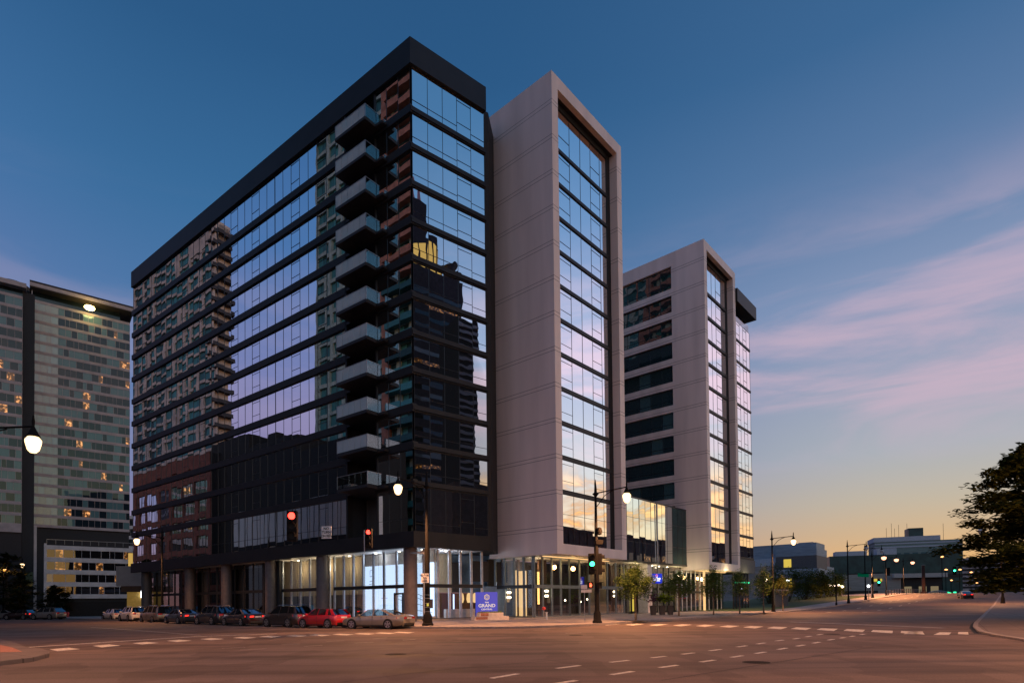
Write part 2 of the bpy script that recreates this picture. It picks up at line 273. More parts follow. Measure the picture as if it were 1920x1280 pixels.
# ---------------------------------------------------------------- mesh builder
class MB:
    def __init__(s, tf=None): s.v = []; s.f = []; s.m = []; s.tf = tf
    def add(s, vs, fs, mi=0, tf=None):
        b = len(s.v); t = tf or s.tf
        s.v += [t(*p) for p in vs] if t else [tuple(p) for p in vs]
        s.f += [tuple(b+i for i in f) for f in fs]; s.m += [mi]*len(fs)
        return s
    def box(s, x0, x1, y0, y1, z0, z1, mi=0, tf=None):
        vs = [(x, y, z) for z in (z0, z1) for y in (y0, y1) for x in (x0, x1)]
        return s.add(vs, [(0, 2, 3, 1), (4, 5, 7, 6), (0, 1, 5, 4), (2, 6, 7, 3), (0, 4, 6, 2), (1, 3, 7, 5)], mi, tf)
    def quad(s, a, b, c, d, mi=0): return s.add([a, b, c, d], [(0, 1, 2, 3)], mi)
    def prism(s, poly, z0, z1, mi=0, zf=None):
        n = len(poly); zz = zf or (lambda x, y: 0)
        vs = [(x, y, z0+zz(x, y)) for x, y in poly] + [(x, y, z1+zz(x, y)) for x, y in poly]
        return s.add(vs, [tuple(range(n-1, -1, -1)), tuple(range(n, 2*n))] + [(i, (i+1) % n, n+(i+1) % n, n+i) for i in range(n)], mi)
    def tube(s, pts, rad, n=8, mi=0, cap=True):
        pts = [Vector(p) for p in pts]; rad = rad if isinstance(rad, (list, tuple)) else [rad]*len(pts)
        vs = []; ref = None
        for i, p in enumerate(pts):
            d = (pts[min(i+1, len(pts)-1)] - pts[max(i-1, 0)]).normalized()
            if ref is None: ref = Vector((1, 0, 0)) if abs(d.x) < .9 else Vector((0, 1, 0))
            a = (ref - d*ref.dot(d)).normalized(); ref = a; b = d.cross(a)
            vs += [tuple(p + (a*math.cos(2*PI*k/n) + b*math.sin(2*PI*k/n))*rad[i]) for k in range(n)]
        fs = [(i*n+k, i*n+(k+1) % n, (i+1)*n+(k+1) % n, (i+1)*n+k) for i in range(len(pts)-1) for k in range(n)]
        if cap: fs += [tuple(range(n-1, -1, -1)), tuple((len(pts)-1)*n+k for k in range(n))]
        return s.add(vs, fs, mi)
    def lathe(s, prof, c=(0, 0, 0), n=14, mi=0):
        vs = [(c[0]+r*math.cos(2*PI*k/n), c[1]+r*math.sin(2*PI*k/n), c[2]+z) for r, z in prof for k in range(n)]
        fs = [(i*n+k, i*n+(k+1) % n, (i+1)*n+(k+1) % n, (i+1)*n+k) for i in range(len(prof)-1) for k in range(n)]
        fs += [tuple(range(n-1, -1, -1)), tuple((len(prof)-1)*n+k for k in range(n))]
        return s.add(vs, fs, mi)
    def cyl_y(s, c, r, y0, y1, n=20, mi=0):
        vs = [(c[0]+r*math.cos(2*PI*k/n), y, c[1]+r*math.sin(2*PI*k/n)) for y in (y0, y1) for k in range(n)]
        fs = [(k, (k+1) % n, n+(k+1) % n, n+k) for k in range(n)] + [tuple(range(n-1, -1, -1)), tuple(n+k for k in range(n))]
        return s.add(vs, fs, mi)
    def build(s, name, mats, parent=None, world=True, smooth=False, bevel=0):
        off = Vector((0, 0, 0))
        if parent is not None and world:
            p = parent
            while p is not None: off += p.location; p = p.parent
        me = bpy.data.meshes.new(name)
        vs = [tuple(Vector(v)-off) for v in s.v]
        me.from_pydata(vs, [], s.f)
        for m in (mats if isinstance(mats, (list, tuple)) else [mats]): me.materials.append(M[m] if isinstance(m, str) else m)
        me.polygons.foreach_set('material_index', s.m)
        if smooth: me.polygons.foreach_set('use_smooth', [True]*len(me.polygons))
        me.update()
        o = bpy.data.objects.new(name, me); C.objects.link(o)
        if parent is not None: o.parent = parent
        if smooth and smooth != 'all':
            import bmesh
            bm = bmesh.new(); bm.from_mesh(me)
            for e in bm.edges:
                if len(e.link_faces) != 2 or e.calc_face_angle(0) > math.radians(38): e.smooth = False
            bm.to_mesh(me); bm.free()
        if bevel:
            b = o.modifiers.new('bevel', 'BEVEL'); b.width = bevel; b.segments = 2; b.limit_method = 'ANGLE'
        return o
def tag(o, label=None, cat=None, group=None, kind=None):
    if label: o['label'] = label
    if cat: o['category'] = cat
    if group: o['group'] = group
    if kind: o['kind'] = kind
    return o
def thing(name, label, cat, loc=(0, 0, 0), group=None, rz=0):
    o = bpy.data.objects.new(name, None); C.objects.link(o); o.location = loc; o.rotation_euler = (0, 0, rz)
    o.empty_display_size = .3
    return tag(o, label, cat, group)
def part(mb, name, mats, parent, **k): return mb.build(name, mats, parent, **k)
def copy_tree(o, parent=None):
    c = o.copy(); C.objects.link(c)
    if parent is not None: c.parent = parent
    for ch in list(o.children): copy_tree(ch, c)
    return c
def dup(o, loc, rz=0, label=None, sc=None):
    c = copy_tree(o); c.location = loc; c.rotation_euler = (0, 0, rz)
    if label: c['label'] = label
    if sc: c.scale = (sc, sc, sc)
    return c
def text_mesh(name, body, size, mats, parent, mtx, depth=.01, bold=0.0, sx=1.0):
    cu = bpy.data.curves.new(name, 'FONT'); cu.body = body; cu.size = size; cu.align_x = 'CENTER'; cu.align_y = 'CENTER'; cu.extrude = depth; cu.offset = bold; cu.resolution_u = 3
    o = bpy.data.objects.new(name, cu); C.objects.link(o)
    dg = bpy.context.evaluated_depsgraph_get(); dg.update()
    me = bpy.data.meshes.new_from_object(o.evaluated_get(dg))
    bpy.data.objects.remove(o)
    me.transform(Matrix.Diagonal((sx, 1, 1, 1))); me.transform(mtx)
    me.materials.clear(); me.materials.append(M[mats] if isinstance(mats, str) else mats)
    me.name = name
    q = bpy.data.objects.new(name, me); C.objects.link(q)
    if parent is not None: q.parent = parent
    return q
def face_mtx(o, right, upv=(0, 0, 1)):
    """Text lying in the plane of RIGHT and UP at point o."""
    r = Vector(right).normalized(); u = Vector(upv); n = r.cross(u)
    return Matrix(((r.x, u.x, n.x, o[0]), (r.y, u.y, n.y, o[1]), (r.z, u.z, n.z, o[2]), (0, 0, 0, 1)))

# window: panes with a hair of tilt each; frame = sub-part
def window(name, fr, u0, u1, z0, z1, d, n, glass, parent, transoms=(), oper=(), low=None, mw=.03, fm='frame', tilt=.0016, widths=None, edge=True):
    g = MB(fr.p); f = MB(fr.p)
    if widths:
        t = sum(widths); us = [u0]
        for w in widths: us.append(us[-1] + (u1-u0)*w/t)
    else: us = [u0+(u1-u0)*i/n for i in range(n+1)]
    for i in range(len(us)-1):
        a, b = us[i], us[i+1]; tx = random.uniform(-tilt, tilt)*(b-a); tz = random.uniform(-tilt, tilt)*(z1-z0)
        vs = [(a, d-tx-tz, z0), (b, d+tx-tz, z0), (b, d+tx+tz, z1), (a, d-tx+tz, z1)]
        g.add(vs, [(0, 1, 2, 3) if fr.side < 0 else (3, 2, 1, 0)])
        if i in oper:
            for zz in ((z0+(z1-z0)*.3), (z0+(z1-z0)*.86)): f.box(a, b, d-.02, d+.03, zz-mw/2, zz+mw/2)
        if low and i not in oper: f.box(a, b, d-.02, d+.03, z0+low-.014, z0+low+.014)
    for x in (us if edge else us[1:-1]): f.box(x-mw/2, x+mw/2, d-.03, d+.025, z0, z1)
    for zz in list(transoms)+([z0+mw/2, z1-mw/2] if edge else []): f.box(u0, u1, d-.025, d+.02, zz-mw/2, zz+mw/2)
    w = g.build(name, glass, parent)
    if f.v: f.build('window_frame', fm, w)
    return w

# ---------------------------------------------------------------- ground, roads, pavements
def ground_grid(name, x0, x1, y0, y1, step, m, dz=0, inside=None):
    mb = MB(); nx = int((x1-x0)/step); ny = int((y1-y0)/step)
    for j in range(ny+1):
        for i in range(nx+1):
            x, y = x0+(x1-x0)*i/nx, y0+(y1-y0)*j/ny
            mb.v.append((x, y, gz(x, y)+dz))
    for j in range(ny):
        for i in range(nx):
            mb.f.append((j*(nx+1)+i, j*(nx+1)+i+1, (j+1)*(nx+1)+i+1, (j+1)*(nx+1)+i)); mb.m.append(0)
    return tag(mb.build(name, m, smooth='all'), kind='structure')
tag(MB().quad((-3000, -3000, -.35), (3000, -3000, -.35), (3000, 3000, -.35), (-3000, 3000, -.35)).build('ground', 'earth'), kind='structure')
ground_grid('road', -220, 260, -60, 300, 5, 'asphalt')
def bez(a, b, c, n=9): return [tuple((1-t)**2*a[i] + 2*t*(1-t)*b[i] + t*t*c[i] for i in (0, 1)) for t in [k/n for k in range(n+1)]]
def strip_walk(name, outer, inner, m, h=.15, lip=.16):
    """A pavement between two polylines of equal length, kerb along the outer one; follows the ground."""
    mb = MB(); n = len(outer)
    vs = []
    for (ox, oy), (ix, iy) in zip(outer, inner):
        L = math.hypot(ix-ox, iy-oy); kx, ky = ox+(ix-ox)*lip/L, oy+(iy-oy)*lip/L
        g0, g1 = gz(ox, oy), gz(ix, iy)
        vs += [(ox, oy, g0-.1), (ox, oy, g0+h), (kx, ky, g0+h), (ix, iy, g1+h)]
    fs, ms = [], []
    for i in range(n-1):
        a, b = 4*i, 4*i+4
        for k in range(3): mb.add([vs[a+k], vs[b+k], vs[b+k+1], vs[a+k+1]], [(0, 1, 2, 3)], 1 if k < 2 else 0)
    return tag(mb.build(name, [m, 'kerb']), kind='structure')
def xy(fr, u, d): return fr.p(u, d, 0)[:2]
corner = (0.1, 35.8)
kA = [xy(BL, u, 7.3) for u in (150, 110, 80, 60, 40, 20, 8, 0, -6)]
kB = [xy(WR, v, 9.8) for v in (-8, 0, 8, 16, 24, 32, 40, 48, 56, 64, 72, 80, 90, 100, 110, 120, 130, 145, 160, 180)]
kC = bez(kA[-1], corner, kB[0])[1:-1]
iA = [xy(BL, u, -3) for u in (150, 110, 80, 60, 40, 20, 8, 0, -.5)]
iC = [xy(BL, -.6, -3)]*4 + [xy(WL, 4, -2)]*4
iB = [xy(WR, max(v, -3), -3) for v in (-8, 0, 8, 16, 24, 32, 40, 48, 56, 64, 72, 80, 90, 100, 110, 120, 130, 145, 160, 180)]
strip_walk('pavement', kA+kC+kB, iA+iC+iB, 'walk')
# a raised plinth under the glazing of the corner
pl = [xy(BL, 8, -.2), xy(BL, -.4, -.2), xy(BR, 8, 3.2), xy(WR, -2.0, 2.8), xy(WR, -1.0, -2.2), xy(WL, 9, -6)]
# opposite corners
isl = [G(x, y) for x, y in ((0, 1247), (60, 1240), (92, 1231), (93, 1227), (80, 1222), (48, 1218), (28, 1209), (0, 1202))]
isl = isl + [(-60, 42), (-60, 14)]
mi = MB().prism(isl, -.1, .15); tag(mi.build('pavement_corner_island', 'walk2', bevel=.03), kind='structure')
red = [G(x, y, .15) for x, y in ((0, 1222), (42, 1221), (22, 1213), (0, 1208))]
tag(MB().prism(red, .148, .156).build('tactile_paving', 'brickp'), kind='structure')
riP = [(1879, 1131), (1862, 1141), (1826, 1169), (1824, 1176), (1834, 1185), (1862, 1192), (1935, 1204), (2050, 1222)]
ri = [G(*p) for p in riP]
ri = ri[::-1]
riso = [(x, y) for x, y in ri]
riin = [(x+22, y-14) for x, y in ri]
strip_walk('pavement_right_corner', ri[::-1], [(x+30, y-12) for x, y in ri[::-1]], 'walk2', h=.09, lip=.25)

def mark(name, polys, m='paint', z=.006):
    mb = MB()
    for p in polys: mb.add([(x, y, gz(x, y)+z) for x, y in p], [tuple(range(len(p)))])
    return tag(mb.build(name, m), kind='structure')
def bars(shape, centres):
    q = [G(*p) for p in shape]; cx = sum(p[0] for p in q)/4; cy = sum(p[1] for p in q)/4
    off = [(p[0]-cx, p[1]-cy) for p in q]
    out = []
    for c in centres:
        x, y = G(*c); out.append([(x+a, y+b) for a, b in off])
    return out
mark('crosswalk_left', bars([(92, 1216.5), (107, 1219.7), (149, 1216), (128, 1213.4)], [(120, 1216.5), (199, 1210), (272, 1204.8), (335, 1200.5), (397, 1197.3), (458, 1194.8), (506, 1192.8), (557, 1191.3), (599, 1190), (643, 1188.8), (683, 1187.5), (722, 1186.2), (757, 1185)]))
mark('crosswalk_right', bars([(1483.5, 1177.8), (1512, 1180), (1522.6, 1176.2), (1494, 1175.0)], [(1100, 1169.3), (1145, 1169.6), (1190, 1170), (1235, 1170.5), (1279, 1171.2), (1322, 1172.2), (1367, 1173.5), (1412, 1174.8), (1457, 1176.2), (1502, 1177.5), (1551, 1179.2), (1602, 1181), (1654, 1183), (1710, 1185)]))
mark('crosswalk_right_end', [[G(*p) for p in q] for q in ([(1694, 1188), (1722, 1188), (1731, 1183), (1706, 1183)], [(1750, 1189.5), (1779, 1189.5), (1784, 1185), (1762, 1184.6)], [(1796, 1188), (1816, 1189), (1815, 1184), (1797, 1184)])])
def line(pts, w):
    out = []
    for a, b in zip(pts, pts[1:]):
        A, B = Vector(G(*a)), Vector(G(*b)); d = (B-A).normalized(); n = Vector((-d.y, d.x))*w/2
        out.append([tuple(A+n), tuple(A-n), tuple(B-n), tuple(B+n)])
    return out
mark('tar_seam', line([(1880, 1131), (1858, 1144), (1824, 1170), (1822, 1177), (1832, 1187)], .22) + line([(640, 1278), (820, 1256), (1100, 1232)], .04) + line([(300, 1226), (700, 1211), (980, 1199)], .04) + line([(1240, 1275), (1500, 1234), (1640, 1212)], .04), 'tyre')
mark('storm_drain', line([(898, 1177.5), (968, 1176.5)], .22) + line([(1352, 1158.2), (1372, 1157)], .3), 'rimd')
mark('manhole_cover', [[(G(*c)[0]+.38*math.cos(a*PI/9), G(*c)[1]+.38*math.sin(a*PI/9)) for a in range(18)] for c in ((742, 1226), (1418, 1241), (1080, 1190), (1560, 1188))], 'iron')
mark('stop_line_left', line([(48, 1213), (280, 1198), (372, 1192.6), (520, 1187.4)], .32))
mark('lane_line_left', line([(170, 1175.3), (260, 1181.2), (376, 1190.3)], .18), 'worn')
mark('stop_line_right', line([(1480, 1165), (1600, 1169.6), (1770, 1176.5)], .5), 'worn')
def dashes(pts, w, frac, m='paint', name='turn_guide'):
    P = [Vector(G(*p)) for p in pts]; out = []
    for i, p in enumerate(P):
        d = (P[min(i+1, len(P)-1)] - P[max(i-1, 0)])
        L = d.length/(1 if 0 < i < len(P)-1 else .5)*.5*frac; d.normalize(); n = Vector((-d.y, d.x))*w/2; d = d*L/2
        out.append([tuple(p-d+n), tuple(p-d-n), tuple(p+d-n), tuple(p+d+n)])
    mark(name, out, m)
dashes([(825, 1292), (947, 1266.5), (1066, 1249.5), (1162, 1239), (1235, 1231), (1290, 1224.5), (1341, 1218), (1391, 1211), (1427, 1205.5), (1462, 1200), (1493, 1196.5), (1516, 1192.5), (1537, 1189)], .17, .42)
dashes([(1055, 1279), (1167, 1261), (1254, 1248.5), (1327, 1238.5), (1382, 1230), (1426, 1223), (1467, 1215.5), (1501, 1209.5), (1531, 1204), (1558, 1198.5), (1580, 1195), (1598, 1192), (1617, 1188.5)], .17, .42, name='turn_guide_inner')
mark('faint_dash', [q for a, b in (((450, 1217.8), (500, 1215.4)), ((416, 1214.8), (460, 1212.6)), ((528, 1208), (562, 1206.4)), ((570, 1211), (605, 1208.8)), ((664, 1205), (700, 1203)), ((755, 1199.4), (780, 1197.6)), ((612, 1202), (645, 1200.4)), ((700, 1197), (726, 1195)), ((1060, 1187), (1090, 1185.6)), ((1000, 1181), (1026, 1180))) for q in line([a, b], .13)], 'worn')
for nm, off in (('lane_dash', 14.5), ('lane_dash_far', 18.5)):
    out = []
    for v in range(36, 170, 9):
        out.append([xy(WR, v, off-.07), xy(WR, v, off+.07), xy(WR, v+3, off+.07), xy(WR, v+3, off-.07)])
    mark(nm, out, 'paint')

# ---------------------------------------------------------------- the black apartment block
Z0, DZ = 12.35, 3.346
ZL = [8.1] + [Z0+DZ*k for k in range(11)] + [49.75]
bb = thing('apartment_block', 'dark glass apartment block with black floor bands, stacked corner balconies and lit ground floor', 'apartment building', (*C0[:2], 0))
UL, UR = 60.3, 8.15
def footprint(d=0, ul=UL, ur=UR):
    a = xy(BL, ul, d); c = xy(BR, ur, d)
    n1, n2 = BL.n, BR.n                                  # the corner offset outwards by d
    det = n1[0]*n2[1]-n1[1]*n2[0]
    ox = (d*n2[1]-n1[1]*d)/det; oy = (n1[0]*d-d*n2[0])/det
    b = (C0[0]+ox, C0[1]+oy)
    return a, b, c
def wrap(mb, d0, d1, z0, z1, ul=UL, ur=UR, mi=0):
    a0, b0, c0 = footprint(d0, ul, ur); a1, b1, c1 = footprint(d1, ul, ur)
    mb.prism([a0, b0, b1, a1], z0, z1, mi); mb.prism([b0, c0, c1, b1], z0, z1, mi)
def hull(mb, d, z0, z1, mi=0, depth=22):
    a, b, c = footprint(d)
    c2 = xy(BR, UR, d-6); b2 = (b[0]+6, b[1]+depth); a2 = xy(BL, UL, d-depth)
    mb.prism([a, b, c, c2, b2, a2], z0, z1, mi)
m_ = MB(); hull(m_, -.35, 49.7, 51.95); part(m_, 'roof', 'black2', bb)
m_ = MB(); wrap(m_, -.35, .28, 49.75, 52.1); part(m_, 'parapet', 'black', bb)
m_ = MB(); wrap(m_, -.32, .28, 6.7, 8.1); part(m_, 'fascia_band', 'black', bb)
m_ = MB(); a, b, c = footprint(-.33); m_.prism([a, b, c, xy(BR, UR, -6), (b[0]+6, b[1]+18), xy(BL, UL, -20)], 6.76, 8.05); part(m_, 'soffit', 'ceil', bb)
m_ = MB()                                               # core with the balcony recess left open
RU0, RU1 = 4.9, 9.0
m_.prism([xy(BL, UL, -.35), xy(BL, RU1, -.35), xy(BL, RU1, -18), xy(BL, UL, -18)], 8.1, 49.7)
m_.prism([xy(BL, RU1, -2.0), xy(BL, RU0, -2.0), xy(BL, RU0+1.5, -9), xy(BL, RU1, -9)], 8.1, 49.7)
a, b, c = footprint(-.35)
m_.prism([xy(BL, RU0, -.35), b, c, xy(BR, UR, -5), xy(BL, RU0, -6)], 8.1, 49.7)
part(m_, 'core_wall', 'recess', bb)
m_ = MB(); m_.prism([xy(BR, UR+.05, -.6), xy(BR, UR+.9, -.6), xy(WL, 7.9, -.3), xy(WL, 9.5, -6), xy(BR, UR, -7)], 6.75, 50.6); part(m_, 'recessed_joint_wall', 'recess', bb)
for z in ZL[1:-1]:
    m_ = MB()
    for (u0, u1) in ((RU1, UL), (-.1, RU0)):
        m_.box(u0, u1, -.4, .2, z-.35, z+.35, tf=BL.p)
    part(m_, 'floor_band', 'black', bb)
    m_ = MB(BR.p); m_.box(-.12, UR, -.4, .2, z-.2, z+.2); m_.box(-.1, UR, -.4, .12, z-.32, z-.26); part(m_, 'floor_band', 'black', bb)
SEG = [RU1+.25, 21.8, 34.6, 47.4, UL-.1]
for k in range(12):
    za, zb = ZL[k], ZL[k+1]
    z0 = za+(.35 if k else 0); z1 = zb-.35 if k < 11 else zb
    for i in range(4):
        window('window', BL, SEG[i]+.03, SEG[i+1]-.03, z0, z1, 0, 8, 'gl_L', bb, oper=(2, 5), edge=True, transoms=(z0+1.2,) if k == 0 else ())
    window('window', BL, .12, RU0-.1, z0, z1, 0, 3, 'gl_L', bb, transoms=(z0+1.2,) if k == 0 else ())
    window('balcony_door', BL, RU0+.25, RU1-.25, z0-.3, z1+.3, -1.95, 3, 'gl_T', bb)
    z0 = za+(.2 if k else 0); z1 = zb-.32 if k < 11 else zb
    window('window', BR, .1, UR-.1, z0, z1, 0, 5, 'gl_R', bb, oper=(3,), low=.72)
m_ = MB(BL.p); m_.box(RU1, RU1+.25, -.4, .2, 8.1, 49.7); m_.box(RU0-.12, RU0, -2, .1, 8.1, 49.7); part(m_, 'recess_jamb', 'black', bb)
for k, z in enumerate(ZL[1:-1]):
    m_ = MB(BL.p); m_.box(3.95, 8.35, .24, 1.95, z-.12, z+.14); m_.box(RU0, RU1, -2, .24, z-.12, z+.14); m_.box(3.0, 3.95, .24, .75, z-.12, z+.1)
    bal = part(m_, 'balcony', 'black2', bb)
    g = MB(BL.p)
    n = 5
    for i in range(n):
        a = 4.0+(8.3-4.0)*i/n; b2 = 4.0+(8.3-4.0)*(i+1)/n
        g.box(a+.02, b2-.02, 1.88, 1.9, z+.2, z+1.28, mi=0)
    for (uu) in (3.98, 8.32): g.box(uu-.01, uu+.01, .3, 1.84, z+.2, z+1.28, mi=1)
    part(g, 'railing_glass', ['rail' if k else 'railc', 'railc'], bal)
    r = MB(BL.p); r.box(3.95, 8.35, 1.86, 1.92, z+1.28, z+1.33); r.box(3.95, 4.01, .3, 1.86, z+1.28, z+1.33); r.box(8.29, 8.35, .3, 1.86, z+1.28, z+1.33)
    for uu in (3.98, 8.32): r.box(uu-.03, uu+.03, 1.86, 1.92, z+.1, z+1.28)
    part(r, 'handrail', 'steel', bal)
# ground floor: columns, glazing with pale fins, interior
for px in (770, 605, 508, 425, 356, 274):
    u, _ = BL.hit(px, 1120, -.75)
    p = BL.p(max(u, .55), -.75, 0); m_ = MB().lathe([(.62, .12), (.62, 6.75)], p, 24); part(m_, 'column', 'col', bb, smooth=True)
LIT = BL.hit(530, 1120, -1.6)[0]
def shopfront(fr, u0, u1, d, z0, z1, n, glass, parent, fin='silver', trans=3.35, tdark='frame', fd=.05):
    g = MB(fr.p); f = MB(fr.p); t = MB(fr.p)
    for i in range(n):
        a, b = u0+(u1-u0)*i/n, u0+(u1-u0)*(i+1)/n
        g.add([(a, d, z0), (b, d, z0), (b, d, z1), (a, d, z1)], [(0, 1, 2, 3) if fr.side < 0 else (3, 2, 1, 0)])
    for i in range(n+1):
        x = u0+(u1-u0)*i/n; f.box(x-.11, x+.11, d-.1, d+fd, z0, z1)
    t.box(u0, u1, d-.07, d+.1, trans-.17, trans+.17); sl = MB(fr.p); sl.box(u0, u1, d-.07, d+.1, z0-.12, z0+.06)
    w = g.build('shop_window', glass, parent)
    f.build('mullion_fin', fin, w); t.build('transom', tdark, w); sl.build('sill', tdark, w)
    return w
shopfront(BL, .5, 5.9, -1.6, .3, 6.7, 3, 'shop', bb)
shopfront(BL, 5.9, 13.6, -1.6, .3, 6.7, 5, 'shop', bb)
shopfront(BL, 14.4, LIT, -1.6, .3, 6.7, 5, 'shop', bb)
for a, b in ((LIT+1, 27), (27.2, 38), (38.2, 48), (48.2, 58)): shopfront(BL, a, b, -1.6, .3, 6.7, 5, 'shopdark', bb, fin='frame')
m_ = MB(BL.p); m_.box(LIT, LIT+1, -1.7, -1.2, .1, 6.7); part(m_, 'dark_pier', 'recess', bb)
shopfront(BR, .6, UR, -1.2, .3, 6.7, 6, 'shop', bb)
m_ = MB(); a, b, c = footprint(-1.0); m_.prism([a, b, c, xy(BR, UR, -9), (b[0]+6, b[1]+14), xy(BL, UL, -14)], .1, .3); part(m_, 'plinth', 'tile', bb)
m_ = MB(BL.p); m_.box(10.7, 26.8, -3.8, -3.6, .3, 6.75); m_.box(26.6, 26.8, -3.6, -1.8, .3, 6.75); m_.box(10.5, 10.7, -3.6, -3.0, .3, 6.75); part(m_, 'lobby_wall', 'beige', bb)
m_ = MB(BL.p); m_.box(11.4, 19.6, -3.59, -3.5, .3, 2.75); m_.box(20.3, 26.5, -3.59, -3.5, .3, 2.7); part(m_, 'dark_wainscot', 'dkroom', bb)
m_ = MB(BL.p); m_.box(26.9, 59, -6.2, -6.0, .3, 6.7); part(m_, 'dark_shop_wall', 'dkroom', bb)
m_ = MB(BL.p); m_.box(.75, 10.4, -3.2, -3.0, .55, 5.55); wl = part(m_, 'backlit_wall', 'e_wall', bb)
m_ = MB(BL.p); m_.box(.6, 10.5, -3.25, -3.05, 5.55, 6.75); m_.box(.6, 10.5, -3.2, -2.9, .3, .55); part(m_, 'wall_surround', 'planter', bb)
m_ = MB(BL.p)                                             # line drawing of an old station front on the lit wall
def ln(u0, z0, u1, z1, w=.05):
    dx, dz = u1-u0, z1-z0; L = math.hypot(dx, dz); nx, nz = -dz/L*w/2, dx/L*w/2
    m_.add([(u0+nx, -2.97, z0+nz), (u0-nx, -2.97, z0-nz), (u1-nx, -2.97, z1-nz), (u1+nx, -2.97, z1+nz)], [(0, 1, 2, 3)])
for q in ((.8, 2.0, 2.9, 2.7), (2.9, 2.7, 2.9, .7), (.8, 1.7, 2.9, 2.3), (.8, 1.3, 2.9, 1.7), (.8, .9, 2.9, 1.1), (3.0, 3.3, 3.3, 3.3), (3.0, 3.3, 3.0, .7), (3.3, 3.3, 3.3, .7), (1.2, 2.1, 1.2, .7), (1.7, 2.3, 1.7, .7), (2.3, 2.5, 2.3, .7), (4.2, 2.2, 5.6, 2.6), (4.2, 1.9, 5.6, 2.2), (4.2, 2.2, 4.2, .7), (4.9, 2.4, 4.9, .7), (5.6, 2.6, 5.6, .7), (8.9, 5.2, 9.6, 5.1), (8.9, 4.6, 9.6, 4.5), (9.0, 4.1, 9.7, 4.0), (8.9, 5.2, 8.9, 4.6), (9.6, 5.1, 9.6, 4.5), (9.1, 3.8, 9.8, 3.7), (7.0, 2.3, 7.9, 2.3)): ln(*q)
m_.build('mural_lines', mat('mural_ink', (.25, .32, .45), .7, vary=0), wl)
m_ = MB(BL.p); m_.box(3.1, 3.25, -1.75, -1.48, .3, 2.75); m_.box(4.25, 4.4, -1.75, -1.48, .3, 2.75); m_.box(3.1, 4.4, -1.75, -1.48, 2.6, 2.75); m_.box(3.1, 4.4, -1.75, -1.48, .3, .5); part(m_, 'entrance_door_frame', 'frame', bb)
m_ = MB(BR.p); m_.box(5.2, 7.1, -5.2, -5.0, 2.8, 6.75); m_.box(2.4, 5.2, -5.2, -5.0, .3, 6.75, mi=1); part(m_, 'lobby_back_wall', ['beige', 'planter'], bb)
m_ = MB(BR.p); m_.box(5.2, 11.5, -5.1, -4.9, .3, 2.75); part(m_, 'wood_wall', 'wood', bb)
m_ = MB(BR.p); m_.box(7.1, 8.3, -5.0, -4.9, 2.8, 5.9); m_.box(8.6, 10.6, -3.6, -3.4, 3.9, 6.0); part(m_, 'dark_panel', 'dkroom', bb)
m_ = MB(BR.p); m_.box(8.3, 14, -5.6, -5.4, 2.8, 6.75); m_.box(9.6, 12.5, -3.0, -2.9, .3, 3.4); part(m_, 'blue_screen', 'bluewall', bb)
m_ = MB(BR.p); m_.box(4.6, 8.0, -2.6, -2.2, .3, 1.15); part(m_, 'lobby_bench', 'planter', bb)
for u in (7.6, 8.5, 9.25):
    m_ = MB().lathe([(.08, 2.75), (.2, 2.6), (.26, 2.1), (.16, 1.75)], BR.p(u, -4.0, 0), 10); part(m_, 'glowing_pendant', 'e_warm2', bb, smooth=True)
m_ = MB(BR.p); m_.box(5.85, 5.95, -2.9, -2.8, .3, 2.6); part(m_, 'light_post', 'e_wall', bb)
for fr, u, d in ((BL, 1.5, -2.4), (BL, 4.6, -2.4), (BL, 8.0, -2.4), (BL, 12.4, -2.6), (BL, 17, -2.6), (BL, 21.5, -2.6), (BR, 1.6, -2.6), (BR, 3, -2), (BR, 4.6, -2.2), (BR, 6.2, -2)):
    m_ = MB().lathe([(.11, 6.69), (.11, 6.745)], fr.p(u, d, 0), 10); part(m_, 'downlight', 'e_down', bb)

# ---------------------------------------------------------------- white tower at the corner
WT, WB, WW, WD = 53.02, 6.33, 12.87, 8.9
wt = thing('white_tower', 'tall white clad tower whose glass front looks right, raised over a lit glass lobby', 'tower', (*C1[:2], 0))
def white_shell(fr, frl, top, bot, w, depth, fl, rt_, th, parent, m):
    s = MB(fr.p)
    s.box(0, fl, -depth, 0, bot, top)                    # left leaf
    s.box(w-rt_, w, -depth, 0, bot, top)                 # right leaf
    s.box(fl, w-rt_, -depth, 0, top-th, top)             # head
    s.box(fl, w-rt_, -depth, 0, bot, bot+1.0)            # sill
    o = s.build('cladding', m, parent)
    r = MB(fr.p); r.box(fl, w-rt_, -depth, -1.35, bot+1.0, top-th); r.build('core_wall', 'recess', parent)
    return o
white_shell(WR, WL, WT, WB, WW, 8.9, .98, .95, 1.25, wt, 'white')
wz = [7.33] + [12.64+3.437*k for k in range(11)] + [51.7]
for k in range(12):
    a, b = wz[k], wz[k+1]; z0 = a+(.22 if k else 0); z1 = b-(.22 if k < 11 else 0)
    window('window', WR, .98, WW-1.7, z0, z1, -1.0, 6, 'gl_W', wt, oper=(1, 4) if k else (), widths=(.72, 1.06, 1.06, 1.06, 1.0, .72), transoms=(z0+1.9, z0+3.1) if k == 0 else ())
    if k:
        m_ = MB(WR.p); m_.box(.98, WW-1.7, -1.3, -.88, a-.2, a+.12); part(m_, 'floor_band', 'black', wt)
m_ = MB(WR.p); m_.box(WW-1.7, WW-.95, -1.3, -.95, 7.33, 51.75); part(m_, 'dark_jamb', 'black', wt)
m_ = MB(WR.p); m_.box(.98, WW-.95, -1.36, -.55, 51.7, 51.775); m_.box(.98, WW-1.7, -1.3, -.9, 51.2, 51.7); part(m_, 'head_shade_liner', 'black', wt)  # black strips stand in for the shade under the window head
